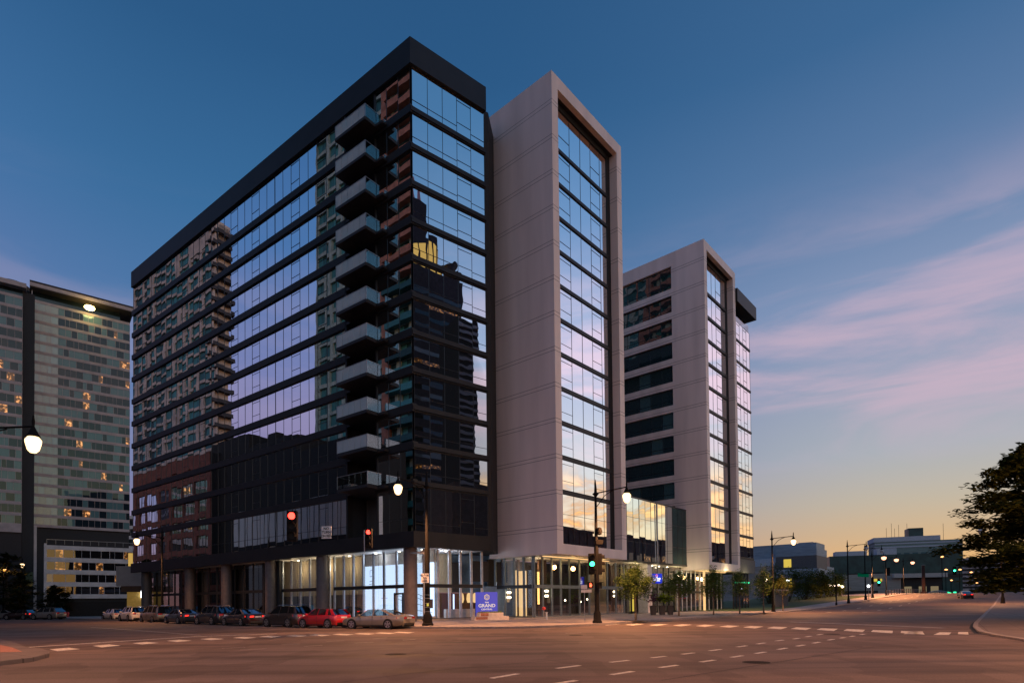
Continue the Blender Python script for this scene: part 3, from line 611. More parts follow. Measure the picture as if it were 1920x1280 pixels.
m_ = MB(WR.p); m_.box(.3, WW-.3, -8, -.3, WB-.05, WB-.005); part(m_, 'soffit', 'soff', wt)
m_ = MB(WR.p); m_.box(.5, WW-.6, -2.2, -1.9, WB-.13, WB-.06); part(m_, 'soffit_light', 'e_warm2', wt)
GU = WL.hit(1000, 1100)[0]
GR = Fr(WL.p(GU, 0, 0)[:2], 41.37, 1); GL_ = Fr(WL.p(GU, 0, 0)[:2], -48.63, -1)
shopfront(GR, .1, 6.2, -.1, .25, 6.25, 4, 'shop', wt, fin='finw', trans=3.3, tdark='finw')
shopfront(GR, 6.2, 17.4, -.1, .25, 6.25, 6, 'shop', wt, fin='finw', trans=3.3, tdark='finw')
shopfront(GL_, 0, 5.2, -.1, .25, 6.25, 4, 'shop', wt, fin='finw', trans=3.3)
m_ = MB(GR.p); m_.box(.2, 26, -6.5, -6.3, .25, 6.3); m_.box(15.5, 24, -4.0, -3.8, .25, 6.3, mi=1); part(m_, 'lobby_back_wall', ['dkroom', 'beige'], wt)
m_ = MB(GR.p); m_.box(-3, 18, -8, .1, .05, .25); part(m_, 'plinth', 'tile', wt)
m_ = MB(GL_.p); m_.box(3.85, 4.3, -2.2, -2.0, .3, 5.1); m_.box(2.7, 3.6, -2.2, -2.0, .3, 5.0); g1 = part(m_, 'gold_panel', 'e_warm2', wt)
m_ = MB(GL_.p); m_.box(3.62, 3.83, -2.2, -1.95, .25, 6.2); m_.box(4.5, 6.5, -2.4, -2.3, .25, 6.2, mi=1); part(m_, 'lobby_screen', ['wood', 'bluewall'], wt)
m_ = MB(GR.p); m_.box(3.1, 3.35, -2.0, -1.9, 1.5, 4.9); part(m_, 'light_strip', 'e_warm', wt)
m_ = MB(GR.p); m_.box(3.4, 4.7, -2.2, -2.0, .25, 6.2); m_.box(17.5, 19, -2.2, -2.0, .25, 6.2); part(m_, 'wood_wall', 'wood', wt)
m_ = MB(GR.p); m_.box(4.6, 10, -3.4, -2.6, .25, 1.3); m_.box(9.2, 10.6, -6.2, -6.1, 1.6, 3.2, mi=1); part(m_, 'reception_desk', ['dkroom', 'stone'], wt)
def sconce(fr, u, d, z, parent):
    m_ = MB(fr.p); m_.box(u-.28, u+.28, d, d+.05, z-.75, z+.75); s = part(m_, 'wall_sconce', 'frame', parent)
    m_ = MB()
    for dz in (-.5, 0, .5):
        for du in (-.14, .14): m_.lathe([(.02, -.13), (.11, -.08), (.13, 0), (.11, .08), (.02, .13)], fr.p(u+du, d+.14, z+dz), 8)
    part(m_, 'sconce_bulb', 'e_sconce', s, smooth=True)
sconce(GL_, 3.5, -.45, 2.75, wt); sconce(GR, 2.5, -.45, 2.85, wt); sconce(GR, 15.6, -.45, 2.85, wt)
for u, z in ((11.4, 1.9), (12.3, 2.1), (14.6, 1.7), (16.0, 2.0)):
    m_ = MB().lathe([(.05, -.12), (.12, 0), (.05, .12)], GR.p(u, -4.5, z), 8); part(m_, 'table_lamp', 'e_sconce', wt, smooth=True)

# ---------------------------------------------------------------- glass link block between the white towers
LKo = TL.p(3.3, 0, 0)
LK = Fr(LKo[:2], 41.37, 1)
lk = thing('glass_link_block', 'low teal glass link block between the two white towers reflecting the sunset', 'building', (*LKo[:2], 0))
m_ = MB(LK.p); m_.box(-19, .3, -10, -.25, 6.8, 14.4); part(m_, 'core_wall', 'recess', lk)
for i in range(4):
    a = -18.2+i*4.6; window('window', LK, a, a+4.56, 6.75, 14.55, 0, 3, 'gl_teal' if i == 3 else 'gl_link', lk, transoms=(9.1, 12.1))
m_ = MB(LK.p); m_.box(-18.4, .2, -.35, .05, 14.55, 14.7); part(m_, 'top_trim', 'frame', lk)
m_ = MB(LK.p); m_.box(-18.4, .2, -.35, .05, 6.55, 6.75); part(m_, 'bottom_trim', 'frame', lk)
m_ = MB(LK.p); m_.box(-18.4, .3, -8, -.4, 6.45, 6.55); part(m_, 'soffit', 'soff', lk)
for v in (-10.7,):
    m_ = MB(LK.p); m_.box(v-.6, v+.6, -1.6, -.2, .15, 6.45); part(m_, 'pier', 'soff', lk)
m_ = MB(LK.p); m_.box(-9.12, -9.05, .1, .22, .2, 14.5); part(m_, 'flag_pole_fin', 'steel', lk)
shopfront(LK, -17.5, -12, -2.2, .2, 6.4, 4, 'shop', lk, fin='frame', tdark='frame')
shopfront(LK, -9.5, 2, -2.2, .2, 6.4, 7, 'shop', lk, fin='frame', tdark='frame')
m_ = MB(LK.p); m_.box(-18, 2, -7, -6.8, .2, 6.4); part(m_, 'lobby_back_wall', 'dkroom', lk)
m_ = MB(LK.p); m_.box(-6.2, -4.4, -4.4, -4.2, .4, 3.2); m_.box(-8.6, -7.8, -4.4, -4.2, .3, 2.9); part(m_, 'lit_display', 'e_yellow', lk)
m_ = MB()
for u in (-8, -6, -3.5): m_.lathe([(.1, 6.38), (.1, 6.44)], LK.p(u, -1.3, 0), 8)
part(m_, 'downlight', 'e_down', lk)

# ---------------------------------------------------------------- second white tower
T3T, T3B, T3W = 52.75, 6.05, 11.8
t3 = thing('white_tower', 'farther white clad tower with dark ribbon windows on its left wall', 'tower', (*C3[:2], 0))
s = MB(TR.p)
s.box(0, .95, -5.0, 0, T3B, T3T); s.box(T3W-.95, T3W, -27, 0, T3B, T3T)
s.box(.95, T3W-.95, -27, 0, T3T-1.2, T3T); s.box(.95, T3W-.95, -27, 0, T3B, T3B+1.05)
wins = [(47.45, 50.75)] + [(44.0-3.43*k, 46.4-3.43*k) for k in range(10)] + [(8.5, 11.0)]
zz = T3T
tops = sorted(wins, key=lambda w: -w[1])
for z0, z1 in tops:
    s.box(0, .95, -24, -5.0, z1, zz); zz = z0
s.box(0, .95, -24, -5.0, T3B, zz); s.box(0, .95, -27, -24, T3B, T3T)
s.build('cladding', 'white3', t3)
m_ = MB(TR.p); m_.box(.96, T3W-.95, -26.5, -1.4, T3B+1.05, T3T-1.2); part(m_, 'core_wall', 'recess', t3)
for z0, z1 in wins:
    window('ribbon_window', TL, 5.0, 20, z0, z1, -.32, 8, 'gl_T', t3, tilt=.004, transoms=(z0+.7,), mw=.07)
tz = [7.3] + [12.15+3.437*k for k in range(11)] + [51.4]
for k in range(12):
    a, b = tz[k], tz[k+1]; z0 = a+(.2 if k else 0); z1 = b-(.22 if k < 11 else 0)
    window('window', TR, .95, T3W-1.7, z0, z1, -1.0, 5, 'gl_W', t3, oper=(0, 3) if k else (), widths=(1, 1, .8, 1, .9), mw=.04)
    if k: m_ = MB(TR.p); m_.box(.95, T3W-1.7, -1.3, -.85, a-.22, a+.16); part(m_, 'floor_band', 'black', t3)
m_ = MB(TR.p); m_.box(T3W-1.7, T3W-.95, -1.3, -.95, 7.2, 51.5); part(m_, 'dark_jamb', 'black', t3)
m_ = MB(TR.p); m_.box(.95, T3W-.95, -1.36, -.55, 51.48, 51.555); m_.box(.95, T3W-1.7, -1.3, -.9, 51.0, 51.48); part(m_, 'head_shade_liner', 'black', t3)  # black stand-in for the shade under this tower's head too
m_ = MB(TR.p); m_.box(.3, T3W-.3, -20, -.3, T3B-.05, T3B-.005); part(m_, 'soffit', 'soff', t3)
m_ = MB(TR.p); m_.box(.5, T3W-.6, -2.4, -2.1, T3B-.14, T3B-.06); part(m_, 'soffit_light', 'e_warm2', t3)
shopfront(TR, -3.0, 4.4, -3.4, .2, 6.0, 5, 'shopdark', t3, fin='silver', tdark='frame', trans=2.9)
shopfront(TR, 4.6, 12.6, -3.4, .2, 6.0, 5, 'shopdark', t3, fin='silver', tdark='frame', trans=2.9)
m_ = MB(TR.p); m_.box(-4, 13, -8, -7.8, .2, 6.0); part(m_, 'lobby_back_wall', 'stone', t3)
m_ = MB(TR.p); m_.box(5.2, 5.4, -3.2, -2.9, .2, 6.0); part(m_, 'glowing_post', 'e_warm2', t3)
# dark wing behind it
wg = thing('apartment_wing', 'narrow glass wing with a dark overhanging roof slab at the far end of the block', 'building', TR.p(12, 0, 0))
m_ = MB(TR.p); m_.box(T3W+.02, 19.4, -16, -.75, 6.3, 46.0); part(m_, 'core_wall', 'recess', wg)
wzz = [8.3, 12.15-.3] + [12.15+3.437*k for k in range(1, 10)] + [46.2]
for k in range(11):
    a, b = wzz[k], wzz[k+1]
    window('window', TR, T3W+.1, 19.4, a+.18, b-.2, -.6, 5, 'gl_W', wg, oper=(1, 3), mw=.04)
    m_ = MB(TR.p); m_.box(T3W+.1, 19.5, -.9, -.5, a-.2, a+.14); part(m_, 'floor_band', 'black', wg)
m_ = MB(TR.p); m_.box(T3W+.1, 20.4, -16, .3, 48.3, 50.4); part(m_, 'roof_slab', 'black', wg)
m_ = MB(TR.p); m_.box(T3W+.1, 17.5, -12, -3.5, 46.0, 48.3); part(m_, 'penthouse', 'recess', wg)
m_ = MB(TR.p); m_.box(T3W+.1, 19.4, -.75, -.7, 46.1, 47.3); m_.box(19.35, 19.4, -4, -.75, 46.1, 47.3); part(m_, 'roof_railing', 'railc', wg)
m_ = MB(TR.p); m_.box(T3W+.05, 19.6, -9, -.4, 6.0, 8.1); part(m_, 'fascia_band', 'dgrey', wg)
shopfront(TR, 12.8, 19.4, -1.5, .2, 6.0, 5, 'shopdark', wg, fin='frame', tdark='frame', trans=2.6)
m_ = MB(TR.p); m_.box(12.6, 19.6, -6, -5.8, .2, 6.0); part(m_, 'shop_back_wall', 'dgreen', wg)
m_ = MB()
for i in range(5): m_.lathe([(.03, -.12), (.13, 0), (.03, .12)], TR.p(14.6+i*1.05, -1.2, 4.5), 8)
part(m_, 'green_light', 'e_grn', wg, smooth=True)

# ---------------------------------------------------------------- generic banded building
def banded(name, label, cat, fr, u0, u1, z0, z1, depth, nfl, bays, wall, glass, sp_=.3, panes=5, parent=None, split=True, side_glass=True, mul='cond', gmix=None, mw=.09):
    t = thing(name, label, cat, fr.p((u0+u1)/2, 0, 0))
    m_ = MB(fr.p); m_.box(u0+.1, u1-.1, -depth, -.5, 0, z1); m_.build('core_wall', 'recess', t)
    h = (z1-z0)/nfl
    w = MB(fr.p)
    for k in range(nfl+1):
        zb = z0+k*h; w.box(u0, u1, -depth-.1, .06, zb-h*sp_*.5, zb+h*sp_*.5)
    w.build('wall', wall, t)
    for k in range(nfl):
        for b in range(bays):
            a = u0+(u1-u0)*b/bays; e = u0+(u1-u0)*(b+1)/bays
            gm = gmix(b, k) if gmix else glass
            window('window', fr, a, e, z0+k*h+h*sp_*.5, z0+(k+1)*h-h*sp_*.5, 0, panes, gm, t, fm=mul, mw=mw, tilt=.004, widths=[random.choice((1, 1, 1.25, .6)) for _ in range(panes)])
    return t

# ---------------------------------------------------------------- left: curved residential tower, its neighbour and the low podium
TBo = at(58, 1137, 165)
TB = Fr(TBo[:2], 50.7, 1)
def gB(b, k): return 'gl_cw' if b == 0 else 'gl_c'
tb = banded('residential_tower', 'pale banded residential tower with a tilted overhanging roof and one bright roof lamp', 'tower', TB, 0, 23.4, 24.9, 89.2, 16, 22, 4, 'cond', 'gl_c', panes=4, gmix=gB, sp_=.25, mul='cond', mw=.07)
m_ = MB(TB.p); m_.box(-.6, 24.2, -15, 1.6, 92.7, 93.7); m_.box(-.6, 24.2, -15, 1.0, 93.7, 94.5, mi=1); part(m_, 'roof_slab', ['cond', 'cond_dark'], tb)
m_ = MB(TB.p); m_.box(-.6, 24.2, -15, 1.5, 92.4, 92.7); m_.box(.5, 21, -12, -1.5, 89.3, 92.5, mi=1); part(m_, 'penthouse', ['cond_dark', 'gl_c'], tb)  # dark strip under the slab has the roof overhang's shadow in its colour
p = at(168, 577, 171); m_ = MB().lathe([(.1, -.6), (1.1, -.35), (1.35, 0), (1.1, .35), (.1, .6)], p, 12); part(m_, 'roof_lamp', emis('roof_lamp_glow', (1, .72, .25), 22), tb, smooth=True)
m_ = MB(TB.p); m_.box(-.15, .0, -.3, .2, 0, 92); m_.box(-.2, 1.2, -1, .3, 0, 24.9); part(m_, 'corner_post', 'condl', tb)
m_ = MB(TB.p); m_.box(.5, 22, -6, -4.5, 8, 24); part(m_, 'recessed_storey', 'recess', tb)
for i in range(3):
    u = (3, 11, 17)[i]; m_ = MB(TB.p); m_.box(u, u+1.6, -4.5, -4.3, 19.5, 23.5); part(m_, 'curtained_window', 'gl_cw', tb)
m_ = MB().lathe([(4.2, 88), (4.2, 95.6), (3.6, 96.0)], TB.p(-4.5, -9, 0), 28); part(m_, 'roof_drum', 'cond_dark', tb, smooth=True)
TAo = at(39.5, 1137, 158); TA = Fr(TAo[:2], 50.7, 1)
ta = banded('residential_tower', 'left neighbour tower cut by the picture edge, dimmer, with a dark gap beside it', 'tower', TA, -22, 0, 24, 86.2, 16, 21, 3, 'cond', 'gl_c', panes=5, sp_=.25, mul='cond', mw=.07)
m_ = MB(TA.p); m_.box(-23, .8, -15, 1.3, 88.6, 89.8); m_.box(-22, 0, -14, -1.0, 86.3, 88.6, mi=1); part(m_, 'roof_slab', ['cond', 'gl_c'], ta)
m_ = MB(TA.p); m_.box(.02, 2.6, -14, -1.2, 0, 88.4); part(m_, 'dark_gap_wall', 'recess', ta)  # near-black colour stands for the shade in the gap between the towers
m_ = MB(TA.p); m_.box(-22, 0, -.4, -.3, 4, 22); m_.box(-22, 0, -.3, .1, 22, 24, mi=1); part(m_, 'lower_glazing', ['dkroom', 'cond'], ta)
PDo = at(87, 1137, 148); PD = Fr(PDo[:2], 50.7, 1)
pd = banded('podium_block', 'low white framed podium block with dim warm windows under the residential tower', 'building', PD, 0, 21.5, 4.4, 17.0, 8, 4, 3, 'condl', 'gl_p', panes=4, sp_=.32, mul='condl')
m_ = MB(PD.p); m_.box(-.5, 0, -8, .12, 2, 17.9); part(m_, 'end_wall', 'condl', pd)
m_ = MB(PD.p); m_.box(0, 21.5, -.06, 0, 18.9, 19.0); [m_.box(x, x+.06, -.06, 0, 17.8, 18.9) for x in [i*1.8 for i in range(12)]]; part(m_, 'roof_railing', 'steel', pd)
m_ = MB(PD.p); m_.box(17.4, 20.4, .08, .1, 4.9, 16.2); part(m_, 'lit_stair_window', emis('stair_glow', (1, .62, .16), .55), pd)
m_ = MB(PD.p); m_.box(0, 21.5, -1, -.9, .1, 3.4); m_.box(12, 14.5, -.85, -.8, 2.6, 2.9, mi=1); part(m_, 'ground_floor', ['dkroom', 'e_orange'], pd)
# yellow lit garage entry and grey box beyond the end of the black block
yo = at(238, 1137, 100)
YF = Fr(yo[:2], 75, 1)
yw = thing('garage_entrance', 'yellow lit garage entrance wall at the far end of the dark block', 'building', (*yo[:2], 0))
m_ = MB(YF.p); m_.box(0, 5.5, -.5, 0, 0, 4.2); part(m_, 'lit_wall', 'yellowwall', yw)
m_ = MB(YF.p); m_.box(-1.5, 6, -4, .4, 5.2, 8.6); part(m_, 'grey_box', 'cond', yw)
m_ = MB(YF.p); m_.box(-.8, 6, -4, .3, 4.2, 5.2); part(m_, 'beam', 'wood', yw)
m_ = MB(YF.p); m_.box(2.2, 2.9, .05, .3, 3.2, 4.4); part(m_, 'lit_sign', 'e_white', yw)
m_ = MB(YF.p); m_.box(-9, -.2, -.5, 0, 0, 2.6); tag(m_.build('boundary_fence', 'dkroom'), 'dark boundary fence running left from the yellow garage entrance', 'fence')
# low dim building far beyond, behind the gap
fb = at(246, 1137, 330); F2 = Fr(fb[:2], 75, 1)
banded('distant_building', 'distant pale building glimpsed between the tower and the dark block', 'building', F2, -14, 9, 6, 52, 12, 8, 1, 'condl', 'gl_p', panes=6)

# ---------------------------------------------------------------- right: institutional buildings beyond the lawn
def boxes(t, name, m, fr, lst):
    m_ = MB(fr.p)
    for q in lst: m_.box(*q)
    return part(m_, name, m, t)
go = at(1533, 1120, 210); GLf, GRf = Fr(go[:2], -50, -1), Fr(go[:2], 40, 1)
gt = thing('institutional_block', 'grey blue stepped building with two yellow lit windows beyond the lawn', 'building', (*go[:2], 0))
boxes(gt, 'wall', 'stone', GLf, [(1.3, 42, -16, -.6, -2, 14.2)])
boxes(gt, 'parapet_band', 'greybl2', GLf, [(1.3, 42, -16.2, -.4, 14.2, 17.0)])
boxes(gt, 'upper_block', 'greyblue', GLf, [(.6, 26, -15.5, -2.5, 17.0, 22.2), (3, 8, -12, -8, 22.2, 22.9)])
boxes(gt, 'corner_block', 'greyblue', GLf, [(0, 14, -16, 0, -2, 2.5), (0, 14, -16, 0, 17.4, 20.0)])
boxes(gt, 'dark_band', 'dgrey', GLf, [(0, 14, -16, -.05, 12.6, 17.4), (0, 14, -16, -.05, 5.2, 9.6)])
boxes(gt, 'pale_band', 'greybl2', GLf, [(-.1, 14, -16, .05, 9.6, 12.6), (-.1, 14, -16, .05, 2.5, 5.2)])
boxes(gt, 'side_ledge', 'greybl2', GRf, [(-.1, 9, -3, .6, 9.6, 12.6)])
for z in (13.4, 6.2): boxes(gt, 'lit_window', 'e_yellow', GLf, [(8.6, 11.2, -.1, .05, z, z+3.0)])
boxes(gt, 'side_wall', 'greyblue', GRf, [(.1, 30, -12, -.4, -2, 14.0), (.1, 14, -12, -.3, 14, 19.0)])
so = at(1536, 1120, 235); SF = Fr(so[:2], 105, 1)
st = thing('low_stone_hall', 'low stone hall with a pale canopy and lit door lamps left of the bridge', 'building', (*so[:2], 0))
boxes(st, 'wall', 'stone', SF, [(-14, 29, -12, 0, -2, 11.2)])
boxes(st, 'canopy_slab', 'cream', SF, [(26, 44, -14, 2, 9.4, 11.0)])
boxes(st, 'dark_opening', 'dkroom', SF, [(8, 21, -.2, .1, 3.2, 4.6), (29.2, 43, -12, 0, -1, 9.4)])
for u in (3.5, 19): boxes(st, 'door_lamp', 'e_yellow', SF, [(u, u+3.4, 0, .4, 8.2, 9.2)])
for u in (30, 35, 39): boxes(st, 'lit_room', emis('dim_room', (.9, .7, .4), .22), SF, [(u, u+2.6, .02, .1, 3.5, 6)])
do = at(1566, 1120, 275); DF = Fr(do[:2], 110, 1)
dt = thing('dark_green_block', 'long dark green glass block behind the stone hall', 'building', (*do[:2], 0))
boxes(dt, 'wall', 'dgreen', DF, [(-2, 50, -14, 0, -2, 21.5)])
boxes(dt, 'roof_plant', 'greybl2', DF, [(1, 14, -10, -3, 21.5, 23.8), (18, 26, -9, -3, 21.5, 24.6)])
boxes(dt, 'ledge', 'trim', DF, [(-2, 50, 0, .3, 10.5, 12)])
oo = at(1642, 1118, 330); OF = Fr(oo[:2], 112, 1)
ot = thing('office_block', 'distant teal grey office block with a roof penthouse and aerials', 'building', (*oo[:2], 0))
OW = 41
boxes(ot, 'wall', 'teal', OF, [(0, OW, -18, 0, 0, 33.0)])
boxes(ot, 'cornice', 'greybl2', OF, [(-.5, OW-10, -18.4, .3, 33.0, 35.6), (0, OW, -18.3, .2, 29.6, 30.4), (0, OW, -18.3, .2, 31.5, 32.2)])
boxes(ot, 'penthouse', 'dgreen', OF, [(17, 24, -12, -3, 35.6, 40.4)])
for i in range(10): boxes(ot, 'window', 'tealw', OF, [(2+i*4, 4.6+i*4, -.1, .12, 24.2, 26.6)])
for i in range(7): boxes(ot, 'window', 'tealw', OF, [(10+i*4, 12.6+i*4, -.1, .12, 18.6, 20.6)])
m_ = MB()
for u, h in ((7, 4), (9.5, 6.5), (11, 3.5), (13, 5.5), (34, 5), (17, 6)): m_.tube([OF.p(u, -6, 33), OF.p(u, -6, 37.5+h)], .09, 5)
part(m_, 'aerial', 'trim', ot)
boxes(ot, 'side_strip', 'e_yellow', OF, [(36, 37.5, .1, .25, 5, 17)])
ao = at(1806, 1117, 300); AF = Fr(ao[:2], 115, 1)
banded('distant_slab', 'distant striped slab building half hidden behind the big tree', 'building', AF, 0, 26, 1, 21, 10, 9, 1, 'cond', 'dkroom', panes=8, sp_=.5, mul='dkroom')

# ---------------------------------------------------------------- buildings seen in the glass (across the streets, outside the frame)
def mirror(fr, px, py, dist):
    """The real spot whose image stands DIST behind the facade along that line of sight."""
    r = ray(px, py); n = fr.n
    c = n[0]*fr.o[0]+n[1]*fr.o[1]-dist
    t = c/(r[0]*n[0]+r[1]*n[1]); x, y, z = r[0]*t, r[1]*t, HC+r[2]*t
    return (x+2*dist*n[0], y+2*dist*n[1], z)
# red brick loft
p0 = mirror(BL, 389, 834, 30); p1 = mirror(BL, 236, 870, 30)
def frame2(a, b, toward):
    ang = math.degrees(math.atan2(b[0]-a[0], b[1]-a[1]))
    f = Fr(a[:2], ang, 1)
    if (toward[0]-a[0])*f.n[0]+(toward[1]-a[1])*f.n[1] < 0: f = Fr(a[:2], ang, -1)
    return f
mid = BL.p(30, 0, 0)
RB = frame2(p0, p1, mid); L = math.dist(p0[:2], p1[:2])
rb = thing('brick_loft', 'red brick loft building across the side street, seen in the dark glass', 'building', p0[:2]+(0,))
HB = 37.5
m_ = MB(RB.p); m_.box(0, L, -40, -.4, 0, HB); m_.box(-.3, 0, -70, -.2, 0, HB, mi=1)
m_.box(0, L, -.4, 0, HB-3.2, HB); nb = 7
for i in range(nb+1): m_.box(L*i/nb-.8, L*i/nb+.8, -.4, 0, 0, HB-3.2)
for k in range(8): m_.box(0, L, -.41, -.02, k*4.3+1, k*4.3+2.3)
part(m_, 'wall', ['r_brick', 'r_dark'], rb)
for k in range(7):
    for i in range(nb): window('window', RB, L*i/nb+.8, L*(i+1)/nb-.8, k*4.3+2.3, k*4.3+5.3, -.3, 3, 'gl_cw' if (i+k) % 3 == 0 else 'gl_p', rb, mw=.14)
# dark flank of the same block, seen end-on
q0 = mirror(BL, 395, 840, 34); q1 = mirror(BL, 655, 890, 60)
# beige gridded tower with balconies
p0 = mirror(BL, 398, 415, 72); p1 = mirror(BL, 205, 415, 72)
BT = frame2(p0, p1, mid); L = math.dist(p0[:2], p1[:2]); HT = p0[2]
bt = thing('beige_tower', 'tall beige gridded tower with teal windows mirrored at the left of the dark glass', 'tower', p0[:2]+(0,))
m_ = MB(BT.p); m_.box(0, L, -7, -.6, 0, HT); nf, nb = 34, 10
m_.box(0, 20, -7, .1, HT-7, HT+1)
for k in range(nf): m_.box(0, L, -.6, 0, HT/nf*k, HT/nf*k+1.1)
for i in range(nb+1): m_.box(L*i/nb-(.9 if i % 3 else 1.6), L*i/nb+.9, -.6, .05, 0, HT)
part(m_, 'wall', 'r_beige', bt)
for k in range(8, nf):
    window('window_row', BT, 0, L, HT/nf*k+1.1, HT/nf*(k+1), -.5, nb*2, 'r_teal', bt, mw=.1, tilt=.01)
m_ = MB(BT.p)
for k in range(6, nf): m_.box(-2.2, .4, -7.5, 1.0, HT/nf*k, HT/nf*k+.35); m_.box(-2.2, -2.1, -7.5, 1.0, HT/nf*k+.35, HT/nf*k+1.4)
part(m_, 'balcony_stack', 'r_night', bt)
# teal glass tower mirrored beside the balconies
p0 = mirror(BL, 592, 240, 50); p1 = mirror(BL, 800, 240, 50)
TT = frame2(p0, p1, mid); L = math.dist(p0[:2], p1[:2]); HT = p0[2]+10
tt = thing('sand_tower', 'tall sand and teal tower mirrored behind the balconies of the dark glass', 'tower', p0[:2]+(0,))
m_ = MB(TT.p); m_.box(0, L, -20, -.6, 0, HT); nf = 36
for k in range(nf): m_.box(0, L, -.6, 0, HT/nf*k, HT/nf*k+.85)
for i in range(9): m_.box(L*i/8-.5, L*i/8+.5, -.6, .05, 0, HT)
m_.box(L*.62, L*.68, -.6, .4, 0, HT, mi=1)
for k in range(nf): m_.box(L*.68, L, .05, 1.6, HT/nf*k, HT/nf*k+1.3, mi=1 if k > nf*.55 else 2)
part(m_, 'wall', ['r_sand', 'r_rust', 'r_teal'], tt)
for k in range(4, nf): window('window_row', TT, 0, L, HT/nf*k+.85, HT/nf*(k+1), -.5, 16, 'r_teal', tt, mw=.1, tilt=.01)
# grey metal shed, low
p0 = mirror(BL, 437, 935, 24); p1 = mirror(BL, 694, 918, 24)
GS = frame2(p0, p1, mid); L = math.dist(p0[:2], p1[:2]); H = 20
gs = thing('grey_metal_garage', 'low grey metal garage across the side street mirrored in the lowest windows', 'building', p0[:2]+(0,))
m_ = MB(GS.p); m_.box(0, L, -2.5, 0, 0, H); part(m_, 'wall', 'r_grey', gs)
m_ = MB(GS.p)
for i in range(22): m_.box(L*i/22, L*i/22+.1, 0, .05, 0, H)
m_.box(0, L, 0, .25, H*.62, H*.66); part(m_, 'rib', 'r_dark', gs)
# dark flank building rising behind the garage
p0 = mirror(BL, 392, 838, 33); p1 = mirror(BL, 660, 905, 33)
DS = frame2(p0, p1, mid); L = math.dist(p0[:2], p1[:2])
ds = thing('dark_warehouse', 'black windowless warehouse flank beside the red brick loft, seen mirrored', 'building', p0[:2]+(0,))
m_ = MB(DS.p); hh = [p0[2], p0[2]-3.2, p0[2]-7, 26]
for i in range(3): m_.box(L*i/3, L*(i+1)/3, -14, 0, 0, hh[i])
m_.box(L*.4, L*.45, -6, -3, 30, hh[1]+3); part(m_, 'wall', 'r_dark', ds)
# right facade: crowned tower, black stepped tower, striped slab
mid2 = BR.p(4, 0, 0)
def slab(name, label, px0, px1, py, dist, fr, m, mid, depth=20, extra=0):
    a = mirror(fr, px0, py, dist); b = mirror(fr, px1, py, dist)
    f = frame2(a, b, mid); t = thing(name, label, 'tower', a[:2]+(0,))
    return t, f, math.dist(a[:2], b[:2]), a[2]+extra
t, f, L, H = slab('crowned_tower', 'dark granite tower with a lit golden crown, mirrored in the corner glass', 772, 866, 492, 150, BR, 'r_night', mid2)
m_ = MB(f.p); m_.box(0, L, -24, 0, 0, H); part(m_, 'wall', 'r_night', t)
for k in range(26): m_ = MB(f.p); m_.box(.5, L-.5, 0, .05, 8+k*(H-14)/26, 9.6+k*(H-14)/26); part(m_, 'window_row', 'gl_p', t)
m_ = MB().lathe([(6.8, H), (6.8, H+13), (6.2, H+13.4)], f.p(L*.42, -9, 0), 20); part(m_, 'crown', 'r_gold', t)
m_ = MB()
for i in range(14): a_ = 2*PI*i/14; q = f.p(L*.42+6.7*math.cos(a_), -9+6.7*math.sin(a_), 0); m_.tube([(q[0], q[1], H), (q[0], q[1], H+14)], .35, 5)
m_.lathe([(2.6, H), (2.6, H+8)], f.p(L*.86, -6, 0), 12); m_.lathe([(2, H), (2, H+5)], f.p(L*.96, -4, 0), 12)
part(m_, 'crown_turret', 'r_night', t)
t, f, L, H = slab('stepped_black_tower', 'very tall black stepped tower with twin pink aerials, mirrored in the corner glass', 772, 822, 395, 260, BR, 'r_night', mid2)
m_ = MB(f.p); m_.box(0, L, -24, 0, 0, H-10); m_.box(2, L*.62, -20, -2, H-10, H+8); part(m_, 'wall', 'r_night', t)
m_ = MB(); m_.tube([f.p(L*.25, -8, H+8), f.p(L*.25, -8, H+30)], [1.6, .5], 6); m_.tube([f.p(L*.5, -8, H+8), f.p(L*.5, -8, H+26)], [1.6, .5], 6); part(m_, 'aerial', 'r_pink', t)
t, f, L, H = slab('striped_slab', 'grey striped slab tower mirrored at the right of the corner glass', 862, 893, 590, 125, BR, 'r_str', mid2)
m_ = MB(f.p); m_.box(0, L, -12, -.3, 0, H); part(m_, 'core_wall', 'r_dark', t)
m_ = MB(f.p)
for k in range(40): m_.box(0, L, -.3, 0, k*H/40, k*H/40+1.0)
part(m_, 'floor_band', 'r_str', t)
t, f, L, H = slab('plain_slab', 'dim dark slab building standing low behind the crowned tower, mirrored', 850, 935, 905, 60, BR, 'r_dark', mid2)
m_ = MB(f.p); m_.box(0, L, -12, 0, 0, H); part(m_, 'wall', 'r_night', t)
# low old buildings along the right street, mirrored in the white towers
mid3 = WR.p(6, 0, 0)
for nm, lb, x0, x1, py, ds_ in (('old_arcade', 'long low brown arcade building across the right street, mirrored low in the white tower', 1020, 1122, 978, 50), ('old_arcade', 'lower old arcade building across the right street, mirrored low in the link glass', 1122, 1215, 1003, 50), ('corner_store', 'flat roofed corner store across the right street, mirrored under the far white tower', 1215, 1330, 1000, 46), ('corner_store', 'second flat store farther along the right street, mirrored in the far wing', 1330, 1440, 1012, 46)):
    t, f, L, H = slab(nm, lb, x0, x1, py, ds_, WR, 'r_night', mid3); t['category'] = 'building'
    m_ = MB(f.p); m_.box(0, L, -14, 0, 0, H); [m_.box(i*L/9, i*L/9+.5, 0, .25, 0, H-.6) for i in range(9)]; m_.box(-.2, L+.2, -14, .3, H-.6, H); part(m_, 'wall', brickmat('old_brick', (.09, .06, .05)), t)
    m_ = MB(f.p); [m_.box(i*L/9+1, i*L/9+1+L/14, .02, .08, H*.45, H*.75) for i in range(9)]; part(m_, 'window_row', 'gl_p', t)

